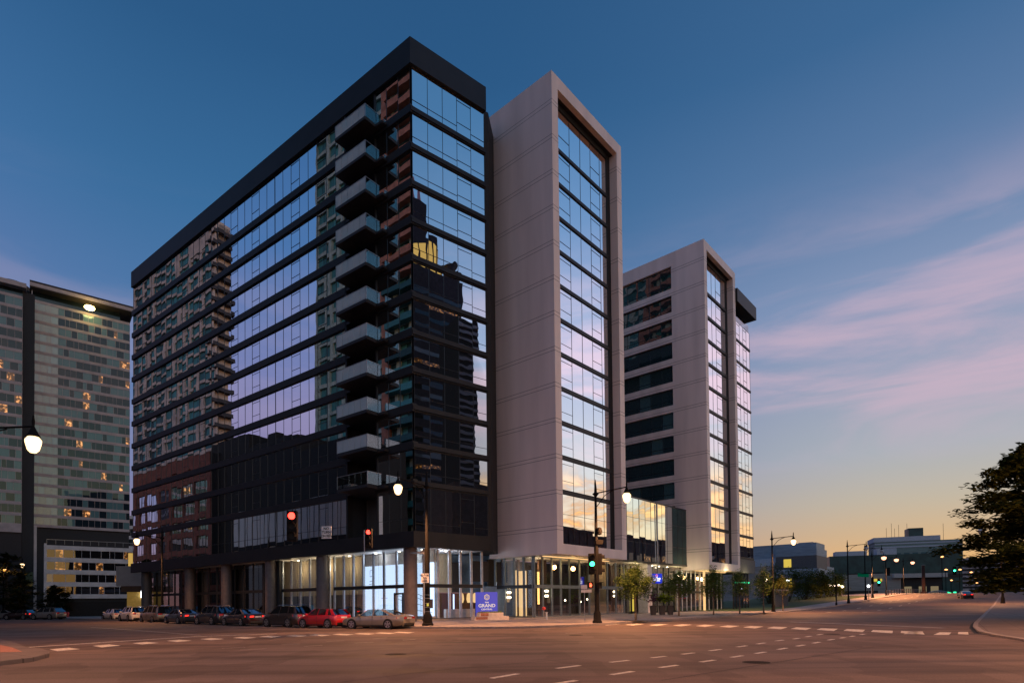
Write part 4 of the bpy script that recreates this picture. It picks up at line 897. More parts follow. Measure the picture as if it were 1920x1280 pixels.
# ---------------------------------------------------------------- street lamps
lampgrp = 'black street lamps with pendant globes'
def make_lamp(name, label, h=10.1, arm=2.65, lit='e_lamp', thick=.11, globe=.3, lower=None):
    t = thing(name, label, 'street lamp', group=lampgrp)
    r0 = lower or thick*1.25
    hl = 5.6 if lower else 1.0
    p = MB().lathe([(r0*1.0, .9), (r0, hl), (thick*1.25 if lower else thick*1.2, hl+.1), (thick*.75, h-.7)], n=12); p.build('pole', 'iron', t, smooth=True)
    b = MB().lathe([(r0*2.1, 0), (r0*2.1, .12), (r0*1.7, .2), (r0*1.55, .7), (r0*1.1, .92)], n=12); b.build('pole_base', 'iron', t, smooth=True)
    f = MB().lathe([(thick*.75, h-.75), (thick*1.6, h-.62), (thick*2.3, h-.55), (thick*1.0, h-.42), (thick*.85, h-.1), (.02, h+.55)], n=10); f.build('finial', 'iron', t, smooth=True)
    a = MB().tube([(0, 0, h-.5), (arm, 0, h-.38)], .045, 8)
    a.tube([(0.05, 0, h-1.55), (.35, 0, h-1.25), (.75, 0, h-.8), (1.25, 0, h-.55), (1.5, 0, h-.5)], .032, 6); a.build('lamp_arm', 'iron', t, smooth=True)
    l = MB().lathe([(.03, h+.1), (.06, h-.15), (.05, h-.38), (.1, h-.5), (.2, h-.72), (.26, h-.8), (.24, h-.84)], (arm, 0, 0), 14); lu = l.build('luminaire', 'iron', t, smooth=True)
    g = MB().lathe([(.2, h-.84), (globe, h-.98), (globe*.98, h-1.1), (globe*.72, h-1.4), (globe*.38, h-1.52), (.02, h-1.54)], (arm, 0, 0), 16); g.build('lamp_globe', lit, lu, smooth=True)
    return t
def face(dx, dy): return math.atan2(dy, dx)
def lamp_light(x, y, z, power, col=(1, .41, .16), r=.3, spot=True, ang=160):
    d = bpy.data.lights.new('lamp_light', 'SPOT' if spot else 'POINT'); d.energy = power; d.color = col; d.shadow_soft_size = r
    if spot: d.spot_size = math.radians(ang); d.spot_blend = .35
    o = bpy.data.objects.new('lamp_light', d); C.objects.link(o); o.location = (x, y, z)
    return o
LP = {}
def put(o, x, y, rz, z=None): o.location = (x, y, gz(x, y)+.15 if z is None else z); o.rotation_euler = (0, 0, rz)
aR, aL = face(*WR.n), face(*BL.n)
main = make_lamp('street_lamp', 'black signal and lamp post at the building corner, lamp arm to the left', 10.6, 2.74, lower=.2)
put(main, -6.11, 42.18, aL)
l2 = make_lamp('street_lamp', 'black lamp post with traffic lights before the white tower, globe to the right', 10.2, 2.65, lower=.17)
put(l2, 6.35, 43.7, aR)
proto = make_lamp('street_lamp', 'black street lamp with a round lit globe beside the lawn fence', 9.9, 2.6)
put(proto, 33.6, 75.23, aR)
def more(label, x, y, rz, sc=1.0): o = dup(proto, (x, y, gz(x, y)+.15), rz, label, sc); return o
l4 = more('street lamp standing before the dark block between parked cars, arm to the left', -39.9, 66.6, aL)
l5 = more('nearest lamp whose post stands beyond the left picture edge, globe in the picture', -22.3, 24.0, 0.05, .96)
l6 = more('small orange lit street lamp among the dark trees at the far left', -81, 93, 0.3, .95)
dk = make_lamp('street_lamp', 'unlit street lamp standing between the bushes and the bridge signal', 10.6, 2.9, lit='hl'); put(dk, 59.3, 103, aR)
l8 = dup(dk, (70.2, 116, gz(70.2, 116)+.15), aR, 'second unlit lamp post just right of the first unlit one, arm over the green sign')
far = make_lamp('street_lamp', 'far lit street lamp above the green signal, first before the bridge', 9.6, 2.2, lit='e_lampfar', globe=.5); put(far, 79-1.2, 125+1, aR)
l10 = dup(far, (93-2, 142, gz(91, 142)+.1), aR, 'far lit street lamp, second before the bridge')
l11 = dup(far, (112-2, 164, gz(110, 164)+.1), aR, 'far lit street lamp, third, at the bridge tower')
bx, by = at(1880, 1117, 88)[:2]
l12 = dup(dk, (bx, by, gz(bx, by)), PI+.1, 'unlit lamp hanging left out of the big tree at the right')
l12.scale = (1.15, 1.15, 1.15)
# lamps at the near corners, behind and beside the camera
ln1 = more('lamp post on the near pavement beside the viewer', 7.2, 2.0, 2.58)
ln4 = more('lamp post far along the right corner pavement outside the picture', 33, 22, 2.4)
ln3 = more('lamp post on the near left corner outside the picture', -15.5, 7, .6)
ln2 = more('lamp post on the near right corner outside the picture', 21, 13, 2.6)
for x, y, z, p in ((-6.11-.6*2.95, 42.18-.8*2.95, 8.9, 7000), (6.35+.75*2.8, 43.7-.66*2.8, 8.6, 9000), (33.6+1.9, 75.2-1.7, 8.3, 9000), (-39.9-1.6, 66.6-2.1, 8.3, 3500), (-19.3, 24.1, 7.9, 3000), (-80, 92, 8, 3000), (5.0, 3.4, 8.3, 6500), (-13.3, 8.5, 8.3, 2500), (18.6, 14.6, 8.3, 3200), (30.6, 24, 8.3, 8000), (80, 124, 9, 16000), (93, 140, 9.5, 16000), (111, 162, 10.5, 18000), (bx-2.6, by-.3, 9, 7000)):  # last entry is added beside an unlit lamp to brighten the big tree
    lamp_light(x, y, z, p, spot=abs(x-30.6) > .1)

# ---------------------------------------------------------------- traffic signals and signs
def signal(name, label, loc, rz, on, sec=3, size=.34, group='black traffic signals'):
    t = thing(name, label, 'traffic light', loc, group, rz)     # faces local -Y
    h = sec*size+.06
    MB().box(-size*.5, size*.5, 0, size*.7, -h/2, h/2).build('housing', 'iron', t, world=False, bevel=.03)
    for i in range(sec):
        z = h/2-.03-size*(i+.5)
        m_ = MB().cyl_y((0, z), size*.36, -.015, .0, 16); m_.build('lens', ('e_red' if on == 'r' else 'e_green') if ((on == 'r' and i == 0) or (on == 'g' and i == 1)) else 'rimd', t, world=False)
        v = MB(); n = 9; r = size*.4
        for k in range(n):
            a0, a1 = PI*(-.1+1.2*k/n), PI*(-.1+1.2*(k+1)/n)
            v.add([(r*math.cos(a0), 0, z+r*math.sin(a0)), (r*math.cos(a1), 0, z+r*math.sin(a1)), (r*math.cos(a1), -.2, z+r*math.sin(a1)-.03), (r*math.cos(a0), -.2, z+r*math.sin(a0)-.03)], [(0, 1, 2, 3)])
        v.build('visor', 'iron', t, world=False)
    return t
aw = .0
m_ = MB(); A0 = (-6.11, 42.18)
def arm(Ld): return (A0[0]+BL.n[0]*Ld, A0[1]+BL.n[1]*Ld, 5.25+1.1*(Ld/11.5)**.8)
m_.tube([arm(i*11.6/8) for i in range(9)], [.12-.008*i for i in range(9)], 10)
m_.build('mast_arm', 'steel', main, world=True, smooth=True)
# bring the arm into the local frame of its rotated post
ma = main.children[-1]; ma.matrix_parent_inverse = Matrix.Identity(4)
me = ma.data; inv = Matrix.Rotation(-aL, 4, 'Z'); me.transform(inv)
x, y, z = arm(10.8); signal('traffic_signal', 'large red traffic light at the tip of the long mast arm', (x, y-.15, z+.0), .15, 'r', 3, .56)
x, y, z = arm(5.4); signal('traffic_signal', 'smaller red traffic light halfway along the mast arm', (x+.1, y-.15, z+.15), -.1, 'r', 3, .4)
m_ = MB().tube([(x-.2, y, z-.8), (x-.2, y, z+.7)], .035, 6); tag(m_.build('signal_bracket', 'steel'), 'slim vertical steel bracket beside the smaller red traffic light', 'bracket')
s1 = signal('traffic_signal', 'green traffic light on the post before the white tower', (6.35-.36, 43.45, 4.55), 0, 'g', 3, .5)
s2 = signal('traffic_signal', 'dark traffic light seen from the side on the post before the white tower', (6.35+.42, 43.75, 4.55), 1.45, '', 3, .5)
t = thing('pedestrian_signal', 'pedestrian signal with a red hand below the green traffic light', 'pedestrian signal', (6.35-.5, 43.4, 2.98))
MB().box(-.22, .22, 0, .2, -.24, .24).build('housing', 'iron', t, world=False, bevel=.02)
h = MB().box(-.07, .07, -.012, .0, -.14, .02)
for i, (dx, hh) in enumerate(((-.055, .12), (-.018, .15), (.018, .14), (.055, .1))): h.box(dx-.013, dx+.013, -.012, 0, .02, hh)
h.box(.075, .1, -.012, 0, -.06, .03); h.build('red_hand', 'e_hand', t, world=False)
t = thing('pedestrian_signal', 'unlit pedestrian signal box turned away right of the red hand', 'pedestrian signal', (6.35+.25, 43.5, 2.95), rz=.9)
MB().box(-.22, .22, 0, .2, -.24, .24).build('housing', 'iron', t, world=False, bevel=.02)
MB().box(-.24, .24, -.12, 0, .2, .24).build('visor', 'iron', t, world=False)
m_ = MB().lathe([(.02, -.3), (.18, -.24), (.24, 0), (.18, .24), (.02, .3)], (6.35+.22, 43.6, 7.0), 14); tag(m_.build('round_camera_housing', 'iron', smooth=True), 'round dark camera housing on the post before the white tower', 'camera')
m_ = MB().box(6.35-.05, 6.35+.5, 43.5, 43.8, 6.0, 6.35); tag(m_.build('control_box', 'iron', bevel=.02), 'small dark control box under the round camera housing', 'box')
for nm, lb, c, w, hh, lines, rz in (('street_sign', 'white no turn on red sign hanging from the mast arm', arm(8.45), .62, .74, ('NO', 'TURN', 'ON RED'), -.12), ('street_sign', 'white no turn on red sign strapped to the corner lamp post', (-6.2, 41.85, 4.55-1.05+.05), .56, .66, ('NO TURN', 'ON', 'RED'), 0)):
    t = thing(nm, lb, 'sign', (c[0], c[1]-.2, c[2]), rz=rz)
    MB().box(-w/2, w/2, 0, .02, -hh/2, hh/2).build('sign_plate', 'signw', t, world=False)
    for i, s_ in enumerate(lines): text_mesh('sign_text', s_, hh*.3, 'signk', t, face_mtx((0, -.012, hh*.3-i*hh*.3), (1, 0, 0)), .002, .006, .95 if len(s_) < 5 else .8)
c = at(1097, 1106, 44.5)
t = thing('street_sign', 'small white sign pair left of the post before the white tower', 'sign', (c[0], c[1], c[2]))
MB().box(-.3, .15, 0, .02, .1, .42).build('sign_plate', 'signw', t, world=False)
MB().box(-.3, .5, 0, .02, -.16, .06).build('sign_plate', 'signw', t, world=False)
MB().tube([(-.05, .03, -c[2]+.15), (-.05, .03, .4)], .03, 6).build('sign_post', 'steel', t, world=False)
t = thing('post_cabinet', 'strapped junction cabinet and bands on the corner lamp post', 'cabinet', (-6.11, 42.18, .15))
MB().box(.16, .38, -.12, .12, 1.25, 1.9).build('cabinet_box', 'pot', t, world=False)
m_ = MB()
for z in (1.0, 1.3, 1.6, 1.95, 2.2): m_.lathe([(.21, z), (.21, z+.03)], n=12)
m_.build('steel_band', 'steel', t, world=False)
m_ = MB().box(-.02, .12, -.26, -.2, 1.4, 1.6); m_.build('push_button', 'e_yellow', t, world=False)

# ---------------------------------------------------------------- blue sign, planter
pc = G(912, 1162, .15)
PR = Fr(pc, 68, 1)
pt = thing('planter', 'stepped pale stone planter with brick inset under the blue sign', 'planter', (*pc, .15))
m_ = MB(PR.p); m_.box(-1.3, 2.0, -.5, .5, .15, .5); m_.box(-.8, 1.5, -.45, .45, .5, .84); part(m_, 'stone_wall', 'planter', pt, bevel=.015)
m_ = MB(PR.p); m_.box(-1.15, -.05, .5, .515, .24, .47); m_.box(-.7, .05, .45, .47, .53, .82); part(m_, 'brick_inset', 'brickp', pt)
m_ = MB()
for i in range(420):
    u, d = random.uniform(-.7, 1.4), random.uniform(-.35, .42); b = Vector(PR.p(u, d, .83)); a = random.uniform(0, 2*PI); l_ = random.uniform(.06, .17)
    q = b+Vector((math.cos(a)*l_*.6, math.sin(a)*l_*.6, l_)); w = Vector((-math.sin(a), math.cos(a), 0))*.03
    m_.add([tuple(b-w), tuple(b+w), tuple(q)], [(0, 1, 2)], random.choice((0, 0, 0, 1)))
part(m_, 'planting', ['leafy', 'leafp'], pt)
sg = thing('monument_sign', 'blue monument sign reading the grand central above a stone planter', 'sign', PR.p(.1, -.45, 1.0))
su0, su1, sz0, sz1 = -.78, 1.32, .55, 2.72
m_ = MB(PR.p); m_.box(su0, su1, -.75, -.6, sz0, sz1); part(m_, 'sign_board', 'signb', sg)
def on_sign(body, size, u, z, mt, bold=0, sx=1):
    p = PR.p(u, -.585, z); o = text_mesh('sign_text', body, size, mt, sg, face_mtx(tuple(Vector(p)-sg.location), (PR.u[0], PR.u[1], 0)), .006, bold, sx)
cu_ = (su0+su1)/2
on_sign('THE', .16, cu_, 1.76, 'letter', .006, 1.3); on_sign('GRAND', .42, cu_, 1.46, 'letter', .008, 1.12); on_sign('CENTRAL', .2, cu_, 1.13, 'letter', .004, 1.25)
def hexring(fr, u, d, z, r0, r1, parent, m, t=.02):
    m_ = MB(fr.p); n = 6
    for k in range(n):
        a, b = 2*PI*(k+.5)/n, 2*PI*(k+1.5)/n
        m_.add([(u+r0*math.cos(a), d, z+r0*math.sin(a)), (u+r1*math.cos(a), d, z+r1*math.sin(a)), (u+r1*math.cos(b), d, z+r1*math.sin(b)), (u+r0*math.cos(b), d, z+r0*math.sin(b))], [(0, 1, 2, 3)])
    for k in range(14):
        a, b = .6+2*PI*.82*k/14, .6+2*PI*.82*(k+1)/14; q0, q1 = r0*.45, r0*.68
        m_.add([(u+q0*math.cos(a), d, z+q0*math.sin(a)), (u+q1*math.cos(a), d, z+q1*math.sin(a)), (u+q1*math.cos(b), d, z+q1*math.sin(b)), (u+q0*math.cos(b), d, z+q0*math.sin(b))], [(0, 1, 2, 3)])
    m_.box(u+.02, u+r0*.66, d-.002, d, z-r0*.12, z+r0*.06)
    part(m_, 'emblem', m, parent)
hexring(PR, cu_, -.58, 2.25, .2, .29, sg, 'logo')
bx_, by_, bz_ = at(1232, 1084, 66)
BS = Fr((bx_, by_), 98, 1)
bs = thing('blade_sign', 'small bright blue sign with white letters hanging from the link block pier', 'sign', (bx_, by_, bz_))
m_ = MB(BS.p); m_.box(-.55, .5, -.1, .1, bz_-.55, bz_+.55); part(m_, 'sign_board', 'signb2', bs)
m_ = MB(BS.p); m_.box(.5, .56, -.1, .1, bz_-.5, bz_+.5); part(m_, 'sign_edge', 'signb', bs)
for s_, sz_, zz in (('GRAND', .25, -.03), ('CENTRAL', .17, -.24), ('THE', .1, .16)):
    text_mesh('sign_text', s_, sz_, 'letter2', bs, face_mtx(tuple(Vector(BS.p(-.05, .11, bz_+zz))-bs.location), (BS.u[0], BS.u[1], 0)), .003, .008)
hexring(BS, -.05, .115, bz_+.34, .1, .15, bs, 'logor')
# ---------------------------------------------------------------- small street things
c = G(1022, 1161, .15); t = thing('standpipe', 'small post with a round red cap by the lobby glass', 'standpipe', (*c, .15))
MB().tube([(-.1, 0, 0), (-.1, 0, 1.0)], .035, 8).build('pipe', 'steel', t, world=False); MB().lathe([(.02, .85), (.16, .92), (.18, 1.02), (.12, 1.15), (.02, 1.18)], (-.1, 0, 0), 12).build('red_cap', 'hyd', t, world=False, smooth=True)
MB().lathe([(.09, 0), (.09, .6), (.14, .62), (.14, .68)], (.14, 0, 0), 10).build('short_bollard', 'silver', t, world=False, smooth=True)
c = G(1240, 1152, .15)
t = thing('potted_plants', 'tall dark pots with lime and purple foliage by the entrance pier', 'plant', (*c, .15))
for dx in (-.9, .1, 1.0): MB().add([(dx-.24, -.24, 0), (dx+.24, -.24, 0), (dx+.24, .24, 0), (dx-.24, .24, 0), (dx-.33, -.33, 1.05), (dx+.33, -.33, 1.05), (dx+.33, .33, 1.05), (dx-.33, .33, 1.05)], [(0, 3, 2, 1), (4, 5, 6, 7), (0, 1, 5, 4), (1, 2, 6, 5), (2, 3, 7, 6), (3, 0, 4, 7)]).build('pot', 'pot', t, world=False)
m_ = MB()
for i in range(1100):
    a, e = random.uniform(0, 2*PI), random.uniform(-.3, 1.3); r = random.uniform(.2, 1.0)
    cx = random.choice((-.9, .1, .3, 1.0)); b = Vector((cx+math.cos(a)*r*.75*math.cos(e), math.sin(a)*r*.6*math.cos(e), 1.6+r*.9*math.sin(e)))
    L = random.uniform(.16, .4); d = Vector((math.cos(a), math.sin(a), random.uniform(-.5, .6))).normalized(); w = d.cross(Vector((0, 0, 1))).normalized()*L*.35
    mi = 1 if cx < -.5 else (0 if b.z > 1.9 else random.choice((0, 2, 2)))
    m_.add([tuple(b), tuple(b+d*L*.5+w), tuple(b+d*L), tuple(b+d*L*.5-w)], [(0, 1, 2, 3)], mi)
m_.build('foliage', ['leafy', 'leafp', 'leaf'], t, world=False)
# fence box beside the far lamp
m_ = MB(TR.p)
m_.box(20.5, 27.5, 2.2, 2.35, .15, 3.1); [m_.box(20.5+i*.35, 20.58+i*.35, 2.35, 2.4, .15, 3.1) for i in range(20)]; m_.box(20.4, 27.6, 2.0, 2.5, 3.1, 3.35, mi=1)
tag(m_.build('screen_fence', ['rubber', 'cream']), 'grey slatted screen fence with a pale cap beside the lit street lamp', 'fence')
# lawn
lw = [xy(WR, v, d) for v, d in ((38, 3.0), (60, 3.0), (80, 3.5), (100, 4), (118, 5), (118, -10), (90, -24), (60, -24), (46, -14), (38, -6))]
mb = MB()
for i in range(28):
    for j in range(12):
        def q(a, b): x, y = xy(WR, 36+a*3, 5.6-b*3.0); return (x, y, gz(x, y)+.17)
        mb.add([q(i, j), q(i+1, j), q(i+1, j+1), q(i, j+1)], [(0, 1, 2, 3)])
tag(mb.build('lawn', 'grass', smooth='all'), 'dark green lawn behind the right pavement', None, None, 'stuff')
# bridge things
def tall_post(name, label, cat, px, pytop, Y, r, m, zb=None):
    x, y, z = at(px, pytop, Y); zb = gz(x, y) if zb is None else zb
    t = thing(name, label, cat, (x, y, zb))
    MB().lathe([(r*1.8, 0), (r*1.6, .5), (r, .6), (r*.8, z-zb-.2), (r*1.2, z-zb-.15), (.02, z-zb)], n=8).build('shaft', m, t, world=False, smooth=True)
    return t
tall_post('plain_post', 'short dark post without an arm at the lawn end of the pavement', 'post', 1567, 1080, 97, .1, 'iron')
tall_post('bridge_pylon', 'slim reddish steel pylon at the bridge approach', 'pylon', 1731, 1058, 170, .5, 'ironb')
tall_post('plain_post', 'pale slim post left of the far green signal', 'post', 1634, 1072, 128, .12, 'steel')
rl = thing('bridge_railing', 'dark bridge railing along the climbing pavement at the right', 'railing', xy(WR, 125, 8.5)+(0,))
m_ = MB()
P = [(*xy(WR, v, 8.3), 0) for v in range(118, 190, 4)]; P = [(x, y, gz(x, y)+.15) for x, y, _ in P]
for h in (.45, .8, 1.15): m_.tube([(x, y, z+h) for x, y, z in P], .05, 5)
for x, y, z in P: m_.box(x-.06, x+.06, y-.06, y+.06, z, z+1.25)
part(m_, 'rail_bars', 'ironb', rl)
ar = thing('bridge_arch_rail', 'low arched bridge parapet with greenish lights beyond the pylon', 'railing', at(1760, 1112, 185)[:2]+(0,))
m_ = MB(); pts = []
for i in range(17):
    k = i/16; x, y, z = at(1736+k*54, 1114-7.0*math.sin(PI*k**.8), 182); pts.append((x, y, z))
m_.tube(pts, .16, 6)
for p in pts: m_.box(p[0]-.1, p[0]+.1, p[1]-.1, p[1]+.1, gz(p[0], p[1])-1, p[2])
part(m_, 'arch', 'cream', ar)
m_ = MB(); m_.tube([pts[12], pts[13], pts[14]], .22, 6); m_.box(pts[16][0]-.3, pts[16][0]+.3, pts[16][1]-.3, pts[16][1]+.1, pts[16][2]-.8, pts[16][2]+.9); part(m_, 'green_glow', 'e_grn', ar)
# overhead sign arm with green street sign
dkx, dky = 59.3, 103
t = thing('sign_gantry', 'thin mast arm with a green street name plate by the unlit lamps', 'sign', (dkx, dky, gz(dkx, dky)+.15))
e1 = at(1655, 1073, 112); zz0 = at(1587, 1076, 103)[2]
m_ = MB().tube([(dkx, dky, zz0), e1], .1, 6); part(m_, 'arm', 'iron', t)
a_ = at(1608, 1077, 105.5); b_ = at(1628, 1078, 108.5)
m_ = MB().add([(a_[0], a_[1]-.2, a_[2]-.32), (b_[0], b_[1]-.2, b_[2]-.32), (b_[0], b_[1]-.2, b_[2]+.32), (a_[0], a_[1]-.2, a_[2]+.32), (a_[0], a_[1], a_[2]-.32), (b_[0], b_[1], b_[2]-.32), (b_[0], b_[1], b_[2]+.32), (a_[0], a_[1], a_[2]+.32)], [(0, 1, 2, 3), (7, 6, 5, 4), (0, 4, 5, 1), (3, 2, 6, 7), (1, 5, 6, 2), (0, 3, 7, 4)]); part(m_, 'sign_plate', 'signg', t)
for lb, px, py, Y, on, sz in (('far green traffic light below the first far lamp', 1648, 1091, 124, 'g', .55), ('far green traffic light over the bridge right of the pylon', 1790, 1069, 165, 'g', .75), ('faint green traffic light half lost in the big tree', 1840, 1071, 190, 'g', .55), ('dark traffic light hanging at the end of the green sign arm', 1666, 1071, 113, '', .5), ('dark pedestrian side signal beside the second unlit lamp', 1636, 1088, 116, '', .45)):
    p = at(px, py, Y); signal('traffic_signal', lb, (p[0], p[1], p[2]), -.5, on, 3, sz)
for lb, px, py, Y in (('orange far lamp above the road right of the pylon', 1767, 1043, 185), ('orange far lamp left of the bridge green light', 1774, 1067, 200), ('orange far lamp right of the bridge green light', 1800, 1067, 205), ('orange far lamp near the tree edge, upper', 1821, 1072, 220), ('orange far lamp near the tree edge, lower', 1829, 1083, 240), ('orange far lamp low by the tree, left', 1832, 1092, 260), ('orange far lamp low by the tree, right', 1842, 1093, 262), ('tiny orange lamp low over the bridge, left', 1784, 1087, 250), ('tiny orange lamp low over the bridge, right', 1797, 1090, 260)):
    x, y, z = at(px, py, Y); zb = gz(x, y)
    t = thing('far_street_lamp', lb, 'street lamp', (x, y, zb), 'orange lamps far along the street')
    MB().tube([(0, .3, 0), (0, .3, z-zb+.1)], .1, 6).build('pole', 'iron', t, world=False)
    MB().lathe([(.05, -.28), (.42, -.14), (.5, 0), (.05, .25)], (0, 0, z-zb), 10).build('lamp_head', 'e_orange', t, world=False, smooth=True)
for lb, px, py, Y in (('small round white lamp on a short post right of the bushes', 1628.5, 1098, 112),):
    x, y, z = at(px, py, Y); zb = gz(x, y); t = thing('globe_lamp', lb, 'lamp', (x, y, zb))
    MB().tube([(0, 0, 0), (0, 0, z-zb)], .06, 6).build('pole', 'steel', t, world=False); MB().lathe([(.03, -.25), (.22, -.12), (.25, 0), (.2, .15), (.03, .25)], (0, 0, z-zb), 10).build('globe', 'e_white', t, world=False, smooth=True)
for i, (px, py) in enumerate(((1556, 1097), (1564, 1098), (1572, 1096.5), (1579, 1099), (1437, 1087), (1477, 1088))):
    x, y, z = at(px, py, 150); t = thing('wall_lamp', ('left-hand', 'second', 'brightest', 'right-hand', 'white wing-side', 'white lawn-side')[i] + ' small lamp glowing low behind the bushes', 'lamp', (x, y, z), 'small lamps behind the bushes')
    MB().lathe([(.05, -.35), (.4, -.1), (.4, .15), (.05, .35)], n=8).build('lamp_head', 'e_sconce' if i != 5 else 'e_white', t, world=False, smooth=True)
    MB().tube([(0, .2, -z), (0, .2, 0)], .08, 5).build('pole', 'steel', t, world=False)
# banner, hydrant on the left
c = at(56, 1085, 100); t = thing('banner', 'faded green banner on a pole under the left towers', 'banner', (c[0], c[1], 0))
MB().tube([(-.9, 0, 0), (-.9, 0, c[2]+2)], .08, 6).build('pole', 'iron', t, world=False); MB().box(-.7, .5, -.02, .02, c[2]-1.2, c[2]+1.2).build('cloth', 'banner', t, world=False)
c = G(127, 1158); t = thing('fire_hydrant', 'small red fire hydrant at the left kerb', 'hydrant', (*c, .1)); MB().lathe([(.2, 0), (.17, .1), (.17, .6), (.22, .62), (.2, .75), (.05, .9)], n=10).build('hydrant_body', 'hyd', t, world=False, smooth=True)

# ---------------------------------------------------------------- trees
def leaf_cloud(mb, centre, rad, n, size, rng, mi=0, hang=.3, up=0.0):
    for _ in range(n):
        while True:
            v = Vector((rng.uniform(-1, 1), rng.uniform(-1, 1), rng.uniform(-1, 1)))
            if v.length < 1: break
        p = Vector(centre)+Vector((v.x*rad[0], v.y*rad[1], v.z*rad[2]))
        a = rng.uniform(0, 2*PI); d = Vector((math.cos(a), math.sin(a), rng.uniform(-hang-.3, .45))).normalized()
        L = size*rng.uniform(.6, 1.3); w = d.cross(Vector((rng.uniform(-.4, .4), rng.uniform(-.4, .4), 1))).normalized()*L*.33
        mb.add([tuple(p), tuple(p+d*L*.45+w), tuple(p+d*L), tuple(p+d*L*.45-w)], [(0, 1, 2, 3)], mi)
def street_tree(name, label, h, w, seed, nl=2600, trunk_h=1.9, m='leaf', group=None, sparse=1.0, tm='bark', size=.17):
    rng = random.Random(seed); t = thing(name, label, 'tree', group=group)
    tr = MB(); tr.tube([(0, 0, 0), (.02, .01, trunk_h*.5), (0, 0, trunk_h), (.05, 0, h*.62), (0, .04, h*.9)], [.1, .075, .065, .04, .012], 8)
    cl = []
    for i in range(22):
        k = i/21; z0 = trunk_h*.9+(h*.78-trunk_h)*k; a = i*2.4+rng.uniform(-.3, .3)
        prof = math.sin(PI*min(1, .22+.78*k))**.7
        r = w*.5*prof*rng.uniform(.75, 1.08); z1 = z0+rng.uniform(.35, .9)*(1.2-.5*k)
        e = (math.cos(a)*r, math.sin(a)*r, z1); tr.tube([(0, 0, z0), (e[0]*.5, e[1]*.5, (z0+z1)/2-.04), e], [.035, .022, .007], 5)
        cl.append((e, r)); cl.append(((e[0]*.55, e[1]*.55, (z0+z1)/2+.15), r*.6))
    cl.append(((0, 0, h*.93), .2)); cl.append(((.1, 0, h*.85), .3))
    tr.build('trunk', tm, t, world=False, smooth=True)
    lf = MB()
    for c_, r in cl:
        q = rng.uniform(.3, .5)*w*.42
        leaf_cloud(lf, c_, (q, q, q*.95), int(nl/len(cl)*sparse*rng.uniform(.5, 1.5)), size, rng)
    lf.build('crown', m, t, world=False)
    return t
sg_ = 'young street trees along the right pavement'
tA = street_tree('street_tree', 'fullest young street tree with a broad crown before the white tower', 4.75, 2.9, 3, 7500, 1.85, group=sg_)
tA.location = (10.0, 47.36, .15)
tB = street_tree('street_tree', 'second young street tree, before the link block entrance', 5.0, 3.2, 5, 7000, 1.9, group=sg_); tB.location = (*G(1273, 1154, .15), .15)
tC = street_tree('street_tree', 'third young street tree, before the far white tower', 5.4, 2.9, 9, 5600, 1.7, group=sg_); tC.location = (*G(1338, 1152, .15), .15)
tD = street_tree('street_tree', 'fourth young street tree, sparse, lit from below by the wing', 5.2, 2.7, 12, 3600, 1.9, group=sg_); tD.location = (*G(1387, 1150, .15), .15)
tE = street_tree('street_tree', 'fifth young street tree, thin and bare, beside the slatted fence', 6.0, 2.4, 15, 2600, 1.9, group=sg_); tE.location = (*G(1432, 1148, .15), .15)
tF = street_tree('street_tree', 'thin sapling on the lawn edge right of the lit street lamp', 5.0, 2.4, 18, 2200, 1.8, group=sg_, m='leaf2'); tF.location = (*G(1468, 1145, .15), .15)
for i, o in enumerate((tA, tB, tC, tD, tE)):
    x, y, _ = o.location; m_ = MB().lathe([(1.0, .0), (1.0, .012)], (x, y, .152), 20)
    tag(m_.build('tree_pit', 'earth'), ('round earth pit at the foot of the fullest tree', 'round earth pit at the foot of the second tree', 'round earth pit at the foot of the third tree', 'round earth pit at the foot of the fourth tree', 'round earth pit at the foot of the fifth thin tree')[i], 'tree pit', 'earth pits of the street trees')
def bush(label, px, pyb, Y, w, h, seed, m='leaf2', n=2600, name='shrub', group='dark shrubs on the lawn', size=.42):
    x, y, _ = at(px, pyb, Y); z = gz(x, y)+.15; rng = random.Random(seed); t = thing(name, label, 'shrub', (x, y, z), group)
    tr = MB(); lf = MB()
    for i in range(16):
        a = rng.uniform(0, 2*PI); r = w*.5*math.sqrt(rng.random())*.8; zz = h*rng.uniform(.3, .95)
        e = (math.cos(a)*r, math.sin(a)*r, zz); tr.tube([(e[0]*.25, e[1]*.25, 0), (e[0]*.7, e[1]*.7, zz*.6), e], [.06, .04, .012], 5)
        q = rng.uniform(.16, .3)*w; leaf_cloud(lf, e, (q, q, q*.9), int(n/16*rng.uniform(.5, 1.5)), size, rng)
        leaf_cloud(lf, (e[0], e[1], zz*.45), (q, q, q), int(n/30), size, rng)
    tr.build('stems', 'barkd', t, world=False); lf.build('foliage', m, t, world=False)
bush('tall dark shrub just right of the lit street lamp', 1474, 1134, 119, 6.4, 7.4, 1)
bush('dark shrub clump second from the lit lamp', 1510, 1133, 129, 6.4, 6.4, 2)
bush('olive shrub clump in the middle of the lawn', 1533, 1131, 137, 7, 6.6, 3)
bush('dark shrub clump before the stone hall', 1556, 1129, 144, 6.8, 6.8, 4)
bush('low shrub at the right end of the lawn', 1576, 1127, 152, 5.4, 5.0, 5)
bush('shrub half hidden behind the thin fifth tree', 1445, 1136, 111, 5, 5.8, 6)
